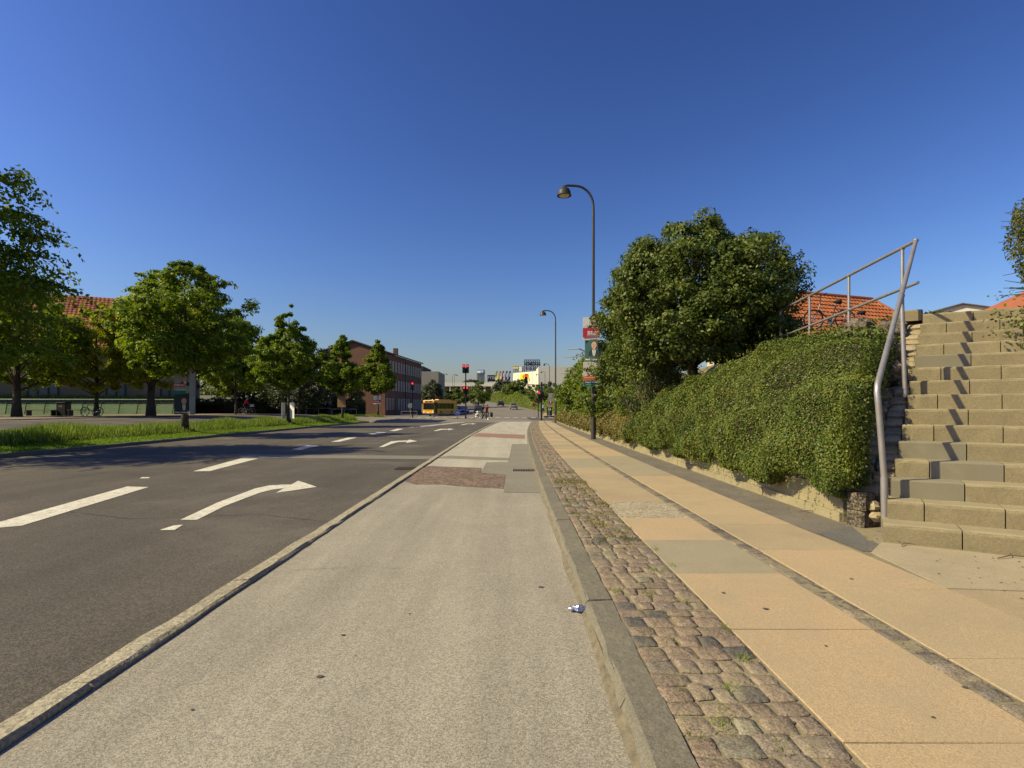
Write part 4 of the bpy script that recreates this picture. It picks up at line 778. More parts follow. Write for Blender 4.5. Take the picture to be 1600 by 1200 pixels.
# ------------------------------------------------------------------ lamps, posters, signals, signs
iron = M('lamp_iron', (.028, .027, .026), (.045, .042, .038), 5, .5, spec=.4)
darkp = M('dark_paint', (.02, .02, .022), rough=.45)
glassw = M('lamp_glass', (.55, .5, .38), rough=.3)
steel = M('grey_steel', (.32, .32, .31), (.25, .25, .25), 5, .5, metal=.4)
def lamp(label, loc, H, arm, dirx, group, hs=1.0, rz=0):
    """post bending over into an arm towards dirx, with a bell shade"""
    t = thing('street_lamp', label, 'street lamp', loc, rz, group); s = dirx; r = arm*.62
    MB().tube([(0, 0, -.1), (0, 0, 2.55), (0, 0, 2.62)], [.095, .095, .06], 12).build('base_sleeve', iron, t, smooth=40)
    pts = [(0, 0, 2.6), (0, 0, H-r-.3)]+[(s*r*(1-math.cos(a)), 0, H-r*1.15+r*1.15*math.sin(a)) for a in np.linspace(.05, math.pi/2, 8)]+[(s*(arm-.12), 0, H+.015), (s*arm, 0, H-.02)]
    MB().tube(pts, [.062, .052]+[.045]*9+[.04], 10).build('post', iron, t, smooth=40)
    m = MB(); m.lathe([(.05, .02), (.07, 0), (.12, -.05), (.20, -.12), (.25, -.22), (.27, -.34), (.285, -.36), (.26, -.36), (.2, -.3)], (s*arm, 0, H-.02), 18); sh_ = m.build('lamp_shade', iron, t, smooth=35)
    MB().lathe([(.0, -.05), (.16, -.05), (.22, .0), (.0, .0)], (s*arm, 0, H-.36), 14).build('diffuser', glassw, t, smooth=True)
    return t
LG, LL = 'lamps along the right pavement', 'lamps along the left street'
lamp('tall dark bell street lamp at the wall carrying three election posters', (3.12, 21.1, .06), 9.72, 1.12, -1, LG)
lamp('second bell street lamp along the right pavement at the end of the wall', (3.64, 46, .06), 9.35, 1.05, -1, LG)
for x, y, lab in ((7.5, 110, 'nearest of three small bell lamps before the white store wall'), (9.0, 150, 'middle of three small bell lamps before the white store wall'), (9.3, 185, 'farthest and lowest of three small bell lamps before the white store wall')): lamp(lab, (x, y, bank_up(y)), 9.7, 1.05, -1, LG)
for x, y, lab in ((-26, 78, 'dark bell street lamp rising between the pointed linden and the slim linden'), (-23.4, 148, 'bell lamp standing before the windowless pale grey building'), (-22, 176, 'left lamp of the pair above the parking deck'), (-22.5, 215, 'smallest lamp between the pair above the parking deck'), (-20.5, 190, 'right lamp of the pair above the parking deck')): lamp(lab, (x, y, bank_up(y)+left_up(x, y)), 9.7, 1.1, 1, LL)

W_ = paint('print_white', (.78, .75, .68), .6); skin_p = paint('print_skin', (.55, .33, .22), .6); hair_p = paint('print_hair', (.07, .045, .03), .6); suit_p = paint('print_suit', (.02, .022, .035), .6)
red_p = paint('print_red', (.55, .03, .04), .6); orange_p = paint('print_orange', (.72, .15, .03), .6); green_p = paint('print_green', (.015, .16, .11), .6); teal_p = paint('print_teal', (.03, .10, .09), .6)
blue_p = paint('print_navy', (.02, .05, .14), .6); cream_p = paint('print_cream', (.74, .66, .53), .6); board_b = paint('board_back', (.62, .58, .5), .7); brown_b = M('hardboard', (.26, .14, .07), (.31, .18, .09), 8, .8); black_p = paint('print_black', (.015, .015, .015), .5); lime_p = paint('print_lime', (.35, .5, .05), .6)
def flat(poly, mat, y, par, name): 
    m = MB(); m.slab(poly, 'Y', y, y-.0015); return m.build(name, mat, par)
def ell(cx, cz, rx, rz, n=18): return [(cx+rx*math.cos(2*math.pi*k/n), cz+rz*math.sin(2*math.pi*k/n)) for k in range(n)]
def bust(par, cx, cz, s, y, hair=hair_p, suit=suit_p, tie=None, smile=True):
    P = par
    flat([(cx-.95*s, cz-1.9*s), (cx+.95*s, cz-1.9*s), (cx+.9*s, cz-1.15*s), (cx+.35*s, cz-.85*s), (cx-.35*s, cz-.85*s), (cx-.9*s, cz-1.15*s)], suit, y, P, 'portrait_jacket')
    flat([(cx-.16*s, cz-1.9*s), (cx+.16*s, cz-1.9*s), (cx+.3*s, cz-.85*s), (cx-.3*s, cz-.85*s)], W_, y-.002, P, 'portrait_shirt')
    if tie: flat([(cx-.06*s, cz-1.9*s), (cx+.06*s, cz-1.9*s), (cx+.05*s, cz-.95*s), (cx-.05*s, cz-.95*s)], tie, y-.004, P, 'portrait_tie')
    flat(ell(cx, cz+.12*s, .54*s, .70*s), hair, y-.004, P, 'portrait_hair')
    flat([(cx-.2*s, cz-1.0*s), (cx+.2*s, cz-1.0*s), (cx+.22*s, cz-.4*s), (cx-.22*s, cz-.4*s)], skin_p, y-.004, P, 'portrait_neck')
    flat(ell(cx, cz-.04*s, .45*s, .62*s), skin_p, y-.006, P, 'portrait_face')
    for q in (-.17, .17): flat(ell(cx+q*s, cz+.08*s, .07*s, .035*s, 8), black_p, y-.008, P, 'portrait_eye')
    flat([(cx-.04*s, cz-.14*s), (cx+.05*s, cz-.14*s), (cx, cz+.05*s)], paint('print_shade', (.40, .21, .14), .6), y-.008, P, 'portrait_nose')
    flat(ell(cx, cz-.32*s, .16*s, .05*s, 10), W_ if smile else red_p, y-.008, P, 'portrait_mouth')
def poster(label, loc, w_, h, rz=0, face=None, group=None, mat=W_, back=board_b, cat='poster', name='election_poster'):
    t = thing(name, label, cat, loc, rz, group); MB().box((0, 0, h/2), (w_, .012, h)).build('board', back, t)
    flat([(-w_/2+.003, .003), (w_/2-.003, .003), (w_/2-.003, h-.003), (-w_/2+.003, h-.003)], mat, -.0065, t, 'print_sheet')
    if face: face(t)
    return t
def txt(s, size, mat, x, z, par, y=-.014, bold=True):
    o = link('lettering', text_mesh(s, size, mat, .001, bold=bold), par, (x, y, z)); o.rotation_euler = (R(90), 0, 0); o['kind'] = 'stuff'
PG = 'election posters on the lamp post'
def f1(t):
    flat([(-.3, .50), (-.02, .66), (.1, .58), (.3, .75), (.3, .86), (-.3, .86)], W_, -.008, t, 'print_panel'); bust(t, .08, .78, .24, -.009, suit=suit_p)
    flat([(-.325, .10), (.325, .14), (.325, .50), (-.325, .46)], red_p, -.022, t, 'red_band'); txt('BRIX', .2, W_, .06, .27, t, -.026); txt('STEM PERSONLIGT', .055, W_, .05, .16, t, -.026, False)
poster('top election poster with white lettering on a red band, half behind leaves', (3.02, 20.96, 3.84), .64, .88, 0, f1, PG, cream_p)
def f2(t): bust(t, .1, .62, .22, -.009, tie=black_p, smile=False); txt('Mads Holger', .085, W_, .0, .07, t)
poster('middle dark green election poster showing a man in suit and tie', (3.02, 20.95, 3.04), .5, .84, R(-14), f2, PG, teal_p)
poster('plain white back of an angled poster board beside the dark green poster', (3.36, 21.08, 3.08), .34, .80, R(32), None, PG, board_b)
def f3(t):
    bust(t, .0, .62, .21, -.009); flat([(.12, .3), (.3, .3), (.3, .82), (.18, .7)], paint('print_mauve', (.35, .26, .3), .6), -.008, t, 'print_panel')
    flat([(-.33, .20), (.14, .24), (.14, .39), (-.33, .37)], orange_p, -.024, t, 'orange_band'); flat([(-.32, -.02), (.22, -.06), (.25, .13), (-.32, .17)], green_p, -.024, t, 'green_band'); flat([(-.32, .13), (.22, .095), (.22, .165), (-.32, .20)], blue_p, -.025, t, 'blue_band')
    txt('Casper Strunk', .078, W_, -.02, .145, t, -.029); txt('MERE GENTOFTE', .05, W_, -.1, .31, t, -.029); txt('stem lokalt', .045, W_, -.1, .05, t, -.029, False)
poster('lowest election poster with smiling man over orange and green bands', (3.03, 20.95, 2.10), .64, .92, 0, f3, PG, cream_p)
TG = 'election posters on the verge trees'
def f4(t): bust(t, .1, .62, .2, -.009, suit=suit_p, smile=False); flat([(-.4, .18), (.12, .2), (.12, .36), (-.4, .34)], red_p, -.022, t, 'red_band'); txt('STEM NU', .1, W_, -.13, .27, t, -.026); txt('Anne Winther', .07, W_, .0, .05, t)
poster('upper poster of two on the broad linden, with red band across', (-15.36, 25.66, 2.06), .66, .88, R(24), f4, TG, paint('print_grey', (.30, .29, .26), .6))
def f5(t):
    flat([(-.36, .92), (.22, .96), (.22, 1.12), (-.36, 1.1)], green_p, -.009, t, 'green_band'); flat(ell(.2, 1.04, .05, .05), lime_p, -.011, t, 'lime_dot')
    bust(t, .06, .62, .23, -.009, tie=black_p, smile=False); txt('Mads Holger', .095, W_, -.04, .09, t); flat([(.2, .04), (.30, .04), (.30, .15), (.2, .15)], W_, -.012, t, 'logo_box'); txt('C', .1, green_p, .25, .095, t, -.016)
poster('lower poster of two on the broad linden, man in dark suit below a green band', (-15.36, 25.66, .97), .68, 1.08, R(24), f5, TG, paint('print_dark', (.02, .025, .025), .6))
poster('tall pale board back leaning beside the two posters on the broad linden', (-14.95, 25.75, .95), .3, 2.05, R(72), None, TG, M('board_weathered', (.36, .34, .29), (.30, .28, .24), 3, .9))
poster('left pale board of two at the foot of the pointed linden', (-15.72, 37.85, .55), .5, 1.1, R(84), None, TG, board_b)
poster('right pale board of two at the foot of the pointed linden', (-15.10, 37.8, .55), .55, 1.1, R(-38), None, TG, board_b)
poster('brown hardboard back on the stem of the slim young linden', (-15.58, 50.3, 1.35), .75, 1.0, 0, None, TG, brown_b, brown_b)
def f6(t): flat([(-.46, .1), (.46, .16), (.46, .5), (-.46, .44)], red_p, -.02, t, 'red_band'); txt('BRIX', .24, W_, 0, .3, t, -.024); bust(t, .1, .72, .2, -.009)
poster('red and white election poster on the conical linden at the verge end', (-15.6, 63.6, 1.75), .85, .95, 0, f6, TG, W_)
for k, (dx, z, lab) in enumerate(((-.36, 3.0, 'upper left'), (.36, 3.0, 'upper right'), (-.36, 1.5, 'lower left'), (.36, 1.5, 'lower right'))): poster('%s pale board of four on the dark lamp between the lindens' % lab, (-26+dx, 77.7, .2+z), .42, 1.0, R(40 if dx > 0 else -40), None, 'boards on the dark lamp', paint('board_grey', (.42, .42, .40), .7))
def f7(t): bust(t, 0, .7, .26, -.009, suit=suit_p); flat([(-.3, .04), (.3, .04), (.3, .2), (-.3, .2)], red_p, -.012, t, 'red_band')
t = thing('poster_pole', 'thin grey sign pole with a framed poster beyond the crossing', 'sign pole', (5.05, 74.8, .05)); MB().tube([(0, 0, 0), (0, 0, 3.2)], .04, 8).build('pole', steel, t)
poster('poster in pale frame hanging on a thin pole over the waiting bin', (5.25, 74.7, 1.75), .64, .95, 0, f7, None, paint('print_grey2', (.24, .24, .23), .6), W_)
poster('plain grey board above the framed poster on the thin pole', (5.2, 74.72, 2.72), .5, .6, 0, None, None, M('print_grey3', (.3, .29, .24)))

red_l = M('signal_red', (1, .03, .03), rough=.4, emit=1.5); off_a = paint('signal_off_amber', (.05, .03, .01), .3); off_g = paint('signal_off_green', (.01, .03, .02), .3)
def head(par, loc, s=1.0, rz=0, on=True):
    h = MB().box((0, 0, 0), (.30*s, .2*s, .90*s), bev=.03*s).build('signal_head', darkp, par, loc, rz)
    for k, mt in ((1, red_l if on else off_a), (0, off_a), (-1, off_g)):
        MB().lathe([(.105*s, 0), (.10*s, -.03*s)], (0, -.101*s, k*.28*s), 14, 'Y').build('lens', mt, h)
        m = MB(); n = 9; v = [(.12*s*math.cos(a), y, .12*s*math.sin(a)+k*.28*s) for y in (-.10*s, -.26*s) for a in np.linspace(-.2, math.pi+.2, n)]; m.v = v; m.f = [(i, i+1, n+i+1, n+i) for i in range(n-1)]; m.mi = [0]*(n-1); m.build('visor', darkp, h)
    return h
t = thing('traffic_signal', 'tall signal mast on the island with two red heads above and two below', 'traffic light', (-5.55, 66, -.02)); MB().tube([(0, 0, 0), (0, 0, 6.1)], .075, 10).build('mast', darkp, t)
MB().prism([(-.1, -.1), (.1, -.1), (.1, .1), (-.1, .1)], 0, .25).build('foot', darkp, t)
head(t, (-.22, -.1, 6.0), 1.15); head(t, (.22, -.1, 6.0), 1.15); head(t, (-.2, -.1, 3.45), .95); head(t, (.2, -.1, 3.45), .95)
t = thing('traffic_signal', 'single red signal on a dark mast at the verge tip', 'traffic light', (-11.9, 66, .02)); MB().tube([(0, 0, 0), (0, 0, 4.0)], .07, 10).build('mast', darkp, t); head(t, (0, -.1, 3.9), 1.1)
t = thing('traffic_signal', 'mast arm signal with red lights at the right pavement corner', 'traffic light', (2.86, 53.4, .05)); MB().tube([(0, 0, 0), (0, 0, 3.75)], .085, 12).build('mast', darkp, t)
MB().tube([(0, 0, 3.45), (-1.62, 0, 3.52)], .03, 8).build('arm', darkp, t); head(t, (-1.5, -.05, 4.05), 1.05); head(t, (-.25, -.12, 2.45), .85); head(t, (.12, -.14, 2.45), .75, 0, False)
MB().box((.12, .02, 3.0), (.12, .12, .5)).build('control_box', steel, t)
t = thing('traffic_signal', 'slim dark pole with unlit signal head right before the yellow bus', 'traffic light', (-10.9, 77, .0)); MB().tube([(0, 0, 0), (0, 0, 3.1)], .06, 8).build('mast', darkp, t); head(t, (0, -.1, 2.8), .9, 0, False)
t = thing('sign_pole', 'thin dark push button pole beside the round red sign', 'sign pole', (3.7, 77.5, .0)); MB().tube([(0, 0, 0), (0, 0, 2.35)], .06, 8).build('pole', darkp, t); MB().box((0, -.06, 2.2), (.42, .05, .3), bev=.02).build('box', darkp, t)
def round_sign(label, loc, r, H, mat, rim, sym=None, rz=0):
    t = thing('road_sign', label, 'road sign', loc, rz); MB().tube([(0, .03, 0), (0, .03, H+r*.6)], .03, 8).build('pole', steel, t)
    MB().lathe([(r, 0), (r, -.015)], (0, 0, H), 20, 'Y').build('rim', rim, t); MB().lathe([(r*.88, -.015), (r*.88, -.02)], (0, 0, H), 20, 'Y').build('plate', mat, t)
    if sym: sym(t, r, H)
    return t
blue_s = paint('sign_blue', (.02, .06, .32), .4)
def chev(t, r, H):
    MB().slab([(-.6*r, H-.45*r), (-.36*r, H-.45*r), (0, H+.05*r), (.36*r, H-.45*r), (.6*r, H-.45*r), (.6*r, H-.3*r), (.12*r, H+.45*r), (-.12*r, H+.45*r), (-.6*r, H-.3*r)], 'Y', -.021, -.025).build('symbol', W_, t)
round_sign('round blue sign with white chevron arrow on the traffic island', (-6.55, 66, -.02), .33, .78, blue_s, W_, chev)
round_sign('round dark red sign before the embankment hedge', (3.2, 80, .02), .28, 1.75, paint('sign_red', (.16, .02, .02), .5), paint('sign_rim', (.2, .03, .03), .5))
round_sign('round grey backed sign by the low rails at the verge tip', (-12.55, 68, .02), .33, 1.55, steel, steel)
MB().prism([(-.6, -.3), (2.0, -.3), (2.3, 0), (2.0, 1.2), (-.6, 1.2)], -.1, .09).build('island_kerb', granite_l, road, (-6.7, 65.7, -.06))
def hoop(label, loc, L, H, rz=0, bars=1, n=2):
    t = thing('guard_rail', label, 'guard rail', loc, rz, 'low steel guard rails')
    MB().tube([(-L/2, 0, 0), (-L/2, 0, H), (L/2, 0, H), (L/2, 0, 0)], .035, 8).build('frame', steel, t)
    for k in range(bars): MB().tube([(-L/2, 0, H*(.45 if bars == 1 else .55-.3*k)), (L/2, 0, H*(.45 if bars == 1 else .55-.3*k))], .025, 6).build('bar', steel, t)
    for k in range(1, n): MB().tube([(-L/2+L*k/n, 0, 0), (-L/2+L*k/n, 0, H)], .03, 6).build('upright', steel, t)
hoop('left low steel rail in shade under the pointed linden', (-23.2, 66, .3), 3.0, .95, 0, 0, 2); hoop('middle low steel rail beside the slim linden stem', (-20.1, 66, .2), 2.9, .95, 0, 0, 2); hoop('low double steel rail at the round grey sign', (-12.9, 69, .02), 2.0, .85, 0, 2, 1)

# ------------------------------------------------------------------ left yard: fence, benches, bin, shelter
gp = paint('fence_green', (.07, .13, .07), .5)
fence = thing('mesh_fence', 'long pale green railing with leaning posts before the yellow brick building', 'fence', (0, 0, 0), 0)
fa, fb = Vector((-60, 49.5, .70)), Vector((-33, 53.5, .72)); fd = (fb-fa); N_ = 17
def fpt(t, h): p = fa+fd*t; return p+Vector((.10*h, -.02*h, h))
for i in range(N_+1): MB().tube([fpt(i/N_, 0), fpt(i/N_+.003, 1.36)], .04, 6).build('fence_post', M('post_dark', (.035, .05, .03), rough=.6), fence)
MB().tube([fpt(0, 1.38), fpt(1, 1.38)], .045, 6).build('top_rail', paint('fence_top', (.22, .30, .2), .5), fence)
for k in range(9): MB().tube([fpt(0, .12+k*.14), fpt(1, .12+k*.14)], .020, 4).build('fence_wire', paint('wire_pale', (.16, .22, .14), .6), fence)
m = MB(); a, b = fa+Vector((0, 1.0, -.1)), fb+Vector((0, 1.0, -.1)); m.v = [a, b, b+Vector((-1, 4, 1.05)), a+Vector((-1, 5, 1.05)), b+Vector((-8, 30, 1.2)), a+Vector((-30, 20, 1.2))]; m.f = [(0, 1, 2, 3), (3, 2, 4, 5)]; m.mi = [0, 0]
tag(m.build('lawn_slope', M('lawn_slope', (.05, .085, .025), (.085, .13, .04), 1.8, .95, .03, 9, stain=((.13, .12, .05), .7, .52))), kind='structure')
def bench(label, loc, L, rz=0):
    t = thing('bench', label, 'bench', loc, rz, 'low dark benches by the side lane'); wd = M('bench_wood', (.05, .03, .02), (.08, .05, .03), 5, .7)
    for k in range(3): MB().box((0, -.17+k*.17, .44), (L, .14, .05), bev=.01).build('seat_plank', wd, t)
    for s in (-1, 1): m = MB(); m.box((s*L*.46, 0, .2), (.07, .42, .42)); m.build('leg', darkp, t)
bench('low dark bench between the stout tree and the litter bin', (-35.5, 41.5, .68), 2.0); bench('low dark bench right of the litter bin', (-32.5, 41.8, .68), 2.2)
t = thing('litter_bin', 'dark square litter bin between two low benches', 'litter bin', (-34.2, 42, .66)); m = MB(); m.box((0, 0, .5), (.72, .6, 1.0), bev=.04); m.build('body', darkp, t); m = MB(); m.box((0, 0, 1.03), (.78, .66, .06), bev=.02); m.build('lid', M('bin_lid', (.05, .05, .05)), t); MB().box((0, -.305, .74), (.3, .01, .14)).build('slot', M('bin_slot', (.12, .12, .11)), t)
t = thing('bus_shelter', 'dark flat roofed bus shelter at the left edge behind the stout tree', 'shelter', (-35.3, 36, .62))
m = MB(); m.box((-2.2, 0, 2.65), (5.2, 2.0, .3), bev=.04); m.build('roof', M('shelter_roof', (.045, .04, .035), rough=.6), t)
for x in (-4.4, -.1): 
    for y in (-.8, .8): MB().tube([(x, y, 0), (x, y, 2.55)], .05, 6).build('post', darkp, t)
MB().box((-2.2, .85, 1.35), (4.3, .03, 1.9)).build('back_panel', M('shelter_glass', (.12, .085, .06), rough=.2), t)

# ------------------------------------------------------------------ bicycles, people
rub = M('rubber', (.018, .018, .018), rough=.8); chrome = M('spoke_metal', (.4, .4, .4), rough=.35, metal=.7)
def bicycle(label, loc, rz, frame, s=1.0, group=None, tall=False, basket=None):
    """faces +x; origin on the ground below the bottom bracket"""
    t = thing('bicycle', label, 'bicycle', loc, rz, group); t.scale = (s, s, s)
    def wheel(x):
        w_ = MB().torus((0, 0, 0), .325, .022, 'Y', 26, 6).build('wheel', rub, t, (x, 0, .345), smooth=True)
        MB().torus((0, 0, 0), .30, .010, 'Y', 24, 4).build('rim', chrome, w_); m = MB()
        for k in range(12): a = k*math.pi/6; m.tube([(0, .02*(-1)**k, 0), (.3*math.cos(a), 0, .3*math.sin(a))], .0025, 3, False)
        m.tube([(0, -.05, 0), (0, .05, 0)], .025, 8); m.build('spokes', chrome, w_)
    wheel(-.48); wheel(.58)
    BB, ST, HT, HB = (0, 0, .29), (-.17, 0, .80), (.36, 0, .86), (.41, 0, .68); m = MB()
    for a, b, r in ((BB, ST, .017), (ST, HT, .017), (BB, HB, .019), (HT, HB, .02)): m.tube([a, b], r, 7)
    for q in (-.06, .06): m.tube([BB, (-.48, q, .345)], .010, 5); m.tube([(-.15, 0, .74), (-.48, q, .345)], .009, 5); m.tube([HB, (.45, q*.8, .60), (.58, q, .345)], .012, 5)
    m.build('frame', frame, t, smooth=40)
    hz = 1.12 if tall else 1.0; m = MB(); m.tube([HT, (.33, 0, hz)], .014, 6); m.tube([(.33, -.29, hz+.03), (.38, -.12, hz), (.38, .12, hz), (.33, .29, hz+.03)], .013, 6); h = m.build('handlebar', darkp, t, smooth=40)
    for q in (-1, 1): MB().tube([(.34, q*.20, hz+.02), (.31, q*.31, hz+.035)], .019, 6).build('grip', rub, h)
    m = MB(); m.tube([ST, (-.195, 0, .90)], .013, 6); m.build('seat_post', chrome, t); m = MB(); m.tube([(-.33, 0, .925), (-.22, 0, .935), (-.06, 0, .93)], [.085, .07, .022], 8); sd_ = m.build('saddle', rub, t, smooth=True)
    m = MB(); m.lathe([(.09, -.004), (.09, .004)], (0, -.05, .29), 14, 'Y'); m.tube([(0, -.07, .29), (.10, -.07, .16)], .009, 5); m.tube([(0, .07, .29), (-.10, .07, .42)], .009, 5); m.build('crank', chrome, t)
    for q, (x, z) in ((-.11, (.10, .16)), (.11, (-.10, .42))): MB().box((x, q, z), (.09, .08, .02)).build('pedal', rub, t)
    if basket: MB().prism([(.42, -.17), (.72, -.17), (.72, .17), (.42, .17)], .80, 1.05).build('basket', basket, t)
    return t
BK = 'bicycles'
black_f = paint('bike_black', (.02, .02, .022), .35)
bicycle('dark upright bicycle leaning at the trunk of the light green tree', (-31.4, 41.2, .66), R(180), black_f, 1.0, BK)
pz = zp(8.9, 15.8)
bicycle('dark bicycle seen behind the pipe railing on the bank top', (9.15, 15.8, zp(9.1, 15.8)-.02), R(180), black_f, .86, BK, True)
bicycle('bicycle with dark bars half hidden behind the brown broken rock', (10.1, 16.2, zp(10.1, 16.2)-.18), R(178), paint('bike_red', (.25, .03, .02), .4), .80, BK)

def person(label, loc, rz, joints, shirt, trousers, skin_c, group=None, hair=hair_p, sleeves=True, cap=None, s=1.0):
    """one continuous skinned body; joints = dict of 3-D points"""
    J = {k: Vector(v) for k, v in joints.items()}; names = []; vs = []; rad = []; edges = []
    def add(n, p, r): names.append(n); vs.append(p); rad.append(r); return len(vs)-1
    pel = add('pelvis', J['pelvis'], .14); up = J['neck']-J['pelvis']
    wa = add('waist', J['pelvis']+up*.35, .125); ch = add('chest', J['pelvis']+up*.76, .15); ne = add('neck', J['neck'], .06)
    hd0 = add('chin', J['neck'].lerp(J['head'], .55), .075); hd = add('head', J['head'], .10); hd2 = add('crown', J['head']+(J['head']-J['neck']).normalized()*.09, .07)
    edges += [(pel, wa), (wa, ch), (ch, ne), (ne, hd0), (hd0, hd), (hd, hd2)]
    for sd_ in 'lr':
        a = [ch, add('shoulder', J['sh_'+sd_], .06), add('elbow', J['el_'+sd_], .042), add('wrist', J['wr_'+sd_], .028), add('hand', J['ha_'+sd_], .034)]; edges += list(zip(a, a[1:]))
        b = [pel, add('hip', J['hip_'+sd_], .095), add('knee', J['kn_'+sd_], .058), add('ankle', J['an_'+sd_], .040), add('toe', J['to_'+sd_], .035)]; edges += list(zip(b, b[1:]))
    me = bpy.data.meshes.new('body'); me.from_pydata(vs, edges, []); o = bpy.data.objects.new('tmp', me); col.objects.link(o)
    md = o.modifiers.new('s', 'SKIN'); sv = me.skin_vertices[0].data
    for i, r in enumerate(rad): sv[i].radius = (r, r*(.78 if names[i] in ('waist', 'chest', 'pelvis') else 1)); sv[i].use_root = (i == 0)
    md2 = o.modifiers.new('u', 'SUBSURF'); md2.levels = 1; md2.render_levels = 1
    dg = bpy.context.evaluated_depsgraph_get(); dg.update(); bme = bpy.data.meshes.new_from_object(o.evaluated_get(dg)); bpy.data.objects.remove(o)
    bme.name = 'person'; bme.materials.clear(); [bme.materials.append(x) for x in (shirt, trousers, skin_c, rub)]
    reg = {'pelvis': 1, 'waist': 0, 'chest': 0, 'neck': 0, 'chin': 2, 'head': 2, 'crown': 2, 'shoulder': 0, 'elbow': 0 if sleeves else 2, 'wrist': 0 if sleeves == 2 else 2, 'hand': 2, 'hip': 1, 'knee': 1, 'ankle': 1, 'toe': 3}
    for p in bme.polygons:
        c = p.center; i = min(range(len(vs)), key=lambda k: (vs[k]-c).length-rad[k]*.5); p.material_index = reg[names[i]]; p.use_smooth = True
    t = link('person', bme, None, loc, rz); t.scale = (s, s, s); tag(t, label, 'person', group)
    h = J['head']; ax = (h-J['neck']).normalized(); c = h+ax*.05
    if cap: MB().ball(c+ax*.03, (.115, .105, .09), 10, 6).build('cap', cap, t, smooth=True)
    else: MB().ball(c-Vector((.02, 0, -.015)), (.112, .104, .10), 10, 6).build('hair', hair, t, smooth=True)
    MB().box(h+Vector((.105, 0, -.005)), (.03, .025, .04)).build('nose', skin_c, t)
    for q in (-.036, .036): MB().ball(h+Vector((.093, q, .025)), .013, 6, 4).build('eye', black_p, t)
    MB().box(h+Vector((.088, 0, -.06)), (.02, .05, .012)).build('mouth', paint('lip', (.3, .1, .09)), t)
    for sd_ in 'lr':                                   # fingers folded round the bar or hanging
        a = J['ha_'+sd_]; d = (a-J['wr_'+sd_]).normalized(); sx = d.cross(Vector((0, 0, 1))).normalized() if abs(d.z) < .9 else Vector((0, 1, 0))
        for k in range(4): b = a+sx*(-.024+.016*k); MB().tube([b, b+d*(.055-.006*abs(k-1)), b+d*.07+Vector((0, 0, -.03))], [.009, .008, .006], 5).build('finger', skin_c, t)
        MB().tube([a-d*.02+sx*.03, a+d*.02+sx*.045+Vector((0, 0, -.02))], [.010, .007], 5).build('thumb', skin_c, t)
    return t
skin_c = M('skin', (.42, .25, .17), rough=.6)
RIDE = dict(pelvis=(-.22, 0, .98), neck=(.04, 0, 1.46), head=(.10, 0, 1.58), sh_l=(.0, .19, 1.40), sh_r=(.0, -.19, 1.40), el_l=(.20, .26, 1.18), el_r=(.20, -.26, 1.18), wr_l=(.30, .27, 1.07), wr_r=(.30, -.27, 1.07), ha_l=(.335, .27, 1.05), ha_r=(.335, -.27, 1.05),
            hip_l=(-.16, .10, .93), hip_r=(-.16, -.10, .93), kn_l=(.22, .11, .83), kn_r=(.20, -.11, .64), an_l=(-.06, .12, .50), an_r=(.06, -.12, .25), to_l=(.08, .12, .45), to_r=(.20, -.12, .20))
def rider(plabel, blabel, x, y, z, rz, shirt, trs, frame, cap=None, sleeves=True, basket=None, s=1.0):
    bicycle(blabel, (x, y, z), rz, frame, s, BK, True, basket); return person(plabel, (x, y, z), rz, RIDE, shirt, trs, skin_c, 'cyclists', sleeves=sleeves, cap=cap, s=s)
redj = M('red_jacket', (.42, .02, .03), rough=.8); dk = M('dark_cloth', (.018, .018, .02), rough=.9); maroon = M('maroon_shirt', (.20, .02, .035), rough=.9); grn = M('dark_green_cloth', (.02, .035, .025), rough=.9)
rider('person in red jacket and grey cap riding a bicycle along the shaded lane', 'bicycle with pale front basket ridden along the shaded lane', -27.6, 57.2, .62, R(8), redj, dk, paint('bike_grey', (.25, .25, .25)), M('grey_cap', (.2, .2, .2)), 2, M('pale_basket', (.5, .48, .42)))
rider('person in maroon t-shirt and dark trousers cycling toward the camera', 'front bicycle of the pair at the crossing', -2.75, 60.5, -.07, R(-72), maroon, dk, black_f, None, False)
rider('person in black jacket cycling just behind the one in maroon', 'rear bicycle of the pair at the crossing', -3.25, 61.4, -.07, R(-52), dk, grn, black_f, dk, 2)
for k, (x, y, z, lab) in enumerate(((-3.75, 61.3, .80, 'upper white and black striped bag carried at the rear bicycle'), (-3.9, 61.4, .45, 'lower white pannier bag carried at the rear bicycle'))):
    t = thing('bag', lab, 'bag', (x, y, z), .5); MB().box((0, 0, 0), (.34, .26, .30), bev=.05).build('body', W_, t); MB().box((0, 0, .02), (.35, .27, .06)).build('stripe', dk, t)
t = thing('bag', 'dark green carrier bag hanging beside the front bicycle', 'bag', (-2.25, 60.5, .55), .2); MB().box((0, 0, 0), (.26, .3, .5), bev=.05).build('body', grn, t); MB().torus((0, 0, .28), .09, .012, 'Y', 12, 4).build('handle', grn, t)
STAND = dict(pelvis=(0, 0, .95), neck=(.01, 0, 1.50), head=(.03, 0, 1.62), sh_l=(0, .19, 1.43), sh_r=(0, -.19, 1.43), el_l=(-.02, .25, 1.15), el_r=(-.02, -.25, 1.15), wr_l=(.06, .26, .92), wr_r=(.06, -.26, .92), ha_l=(.08, .26, .85), ha_r=(.08, -.26, .85),
             hip_l=(0, .10, .90), hip_r=(0, -.10, .90), kn_l=(.02, .11, .50), kn_r=(-.02, -.11, .50), an_l=(-.02, .11, .08), an_r=(-.05, -.11, .08), to_l=(.12, .12, .04), to_r=(.10, -.12, .04))
person('person in light blue shirt waiting on the far pavement', (4.75, 84, .22), R(-100), STAND, M('light_blue_shirt', (.30, .38, .55), rough=.8), dk, skin_c)
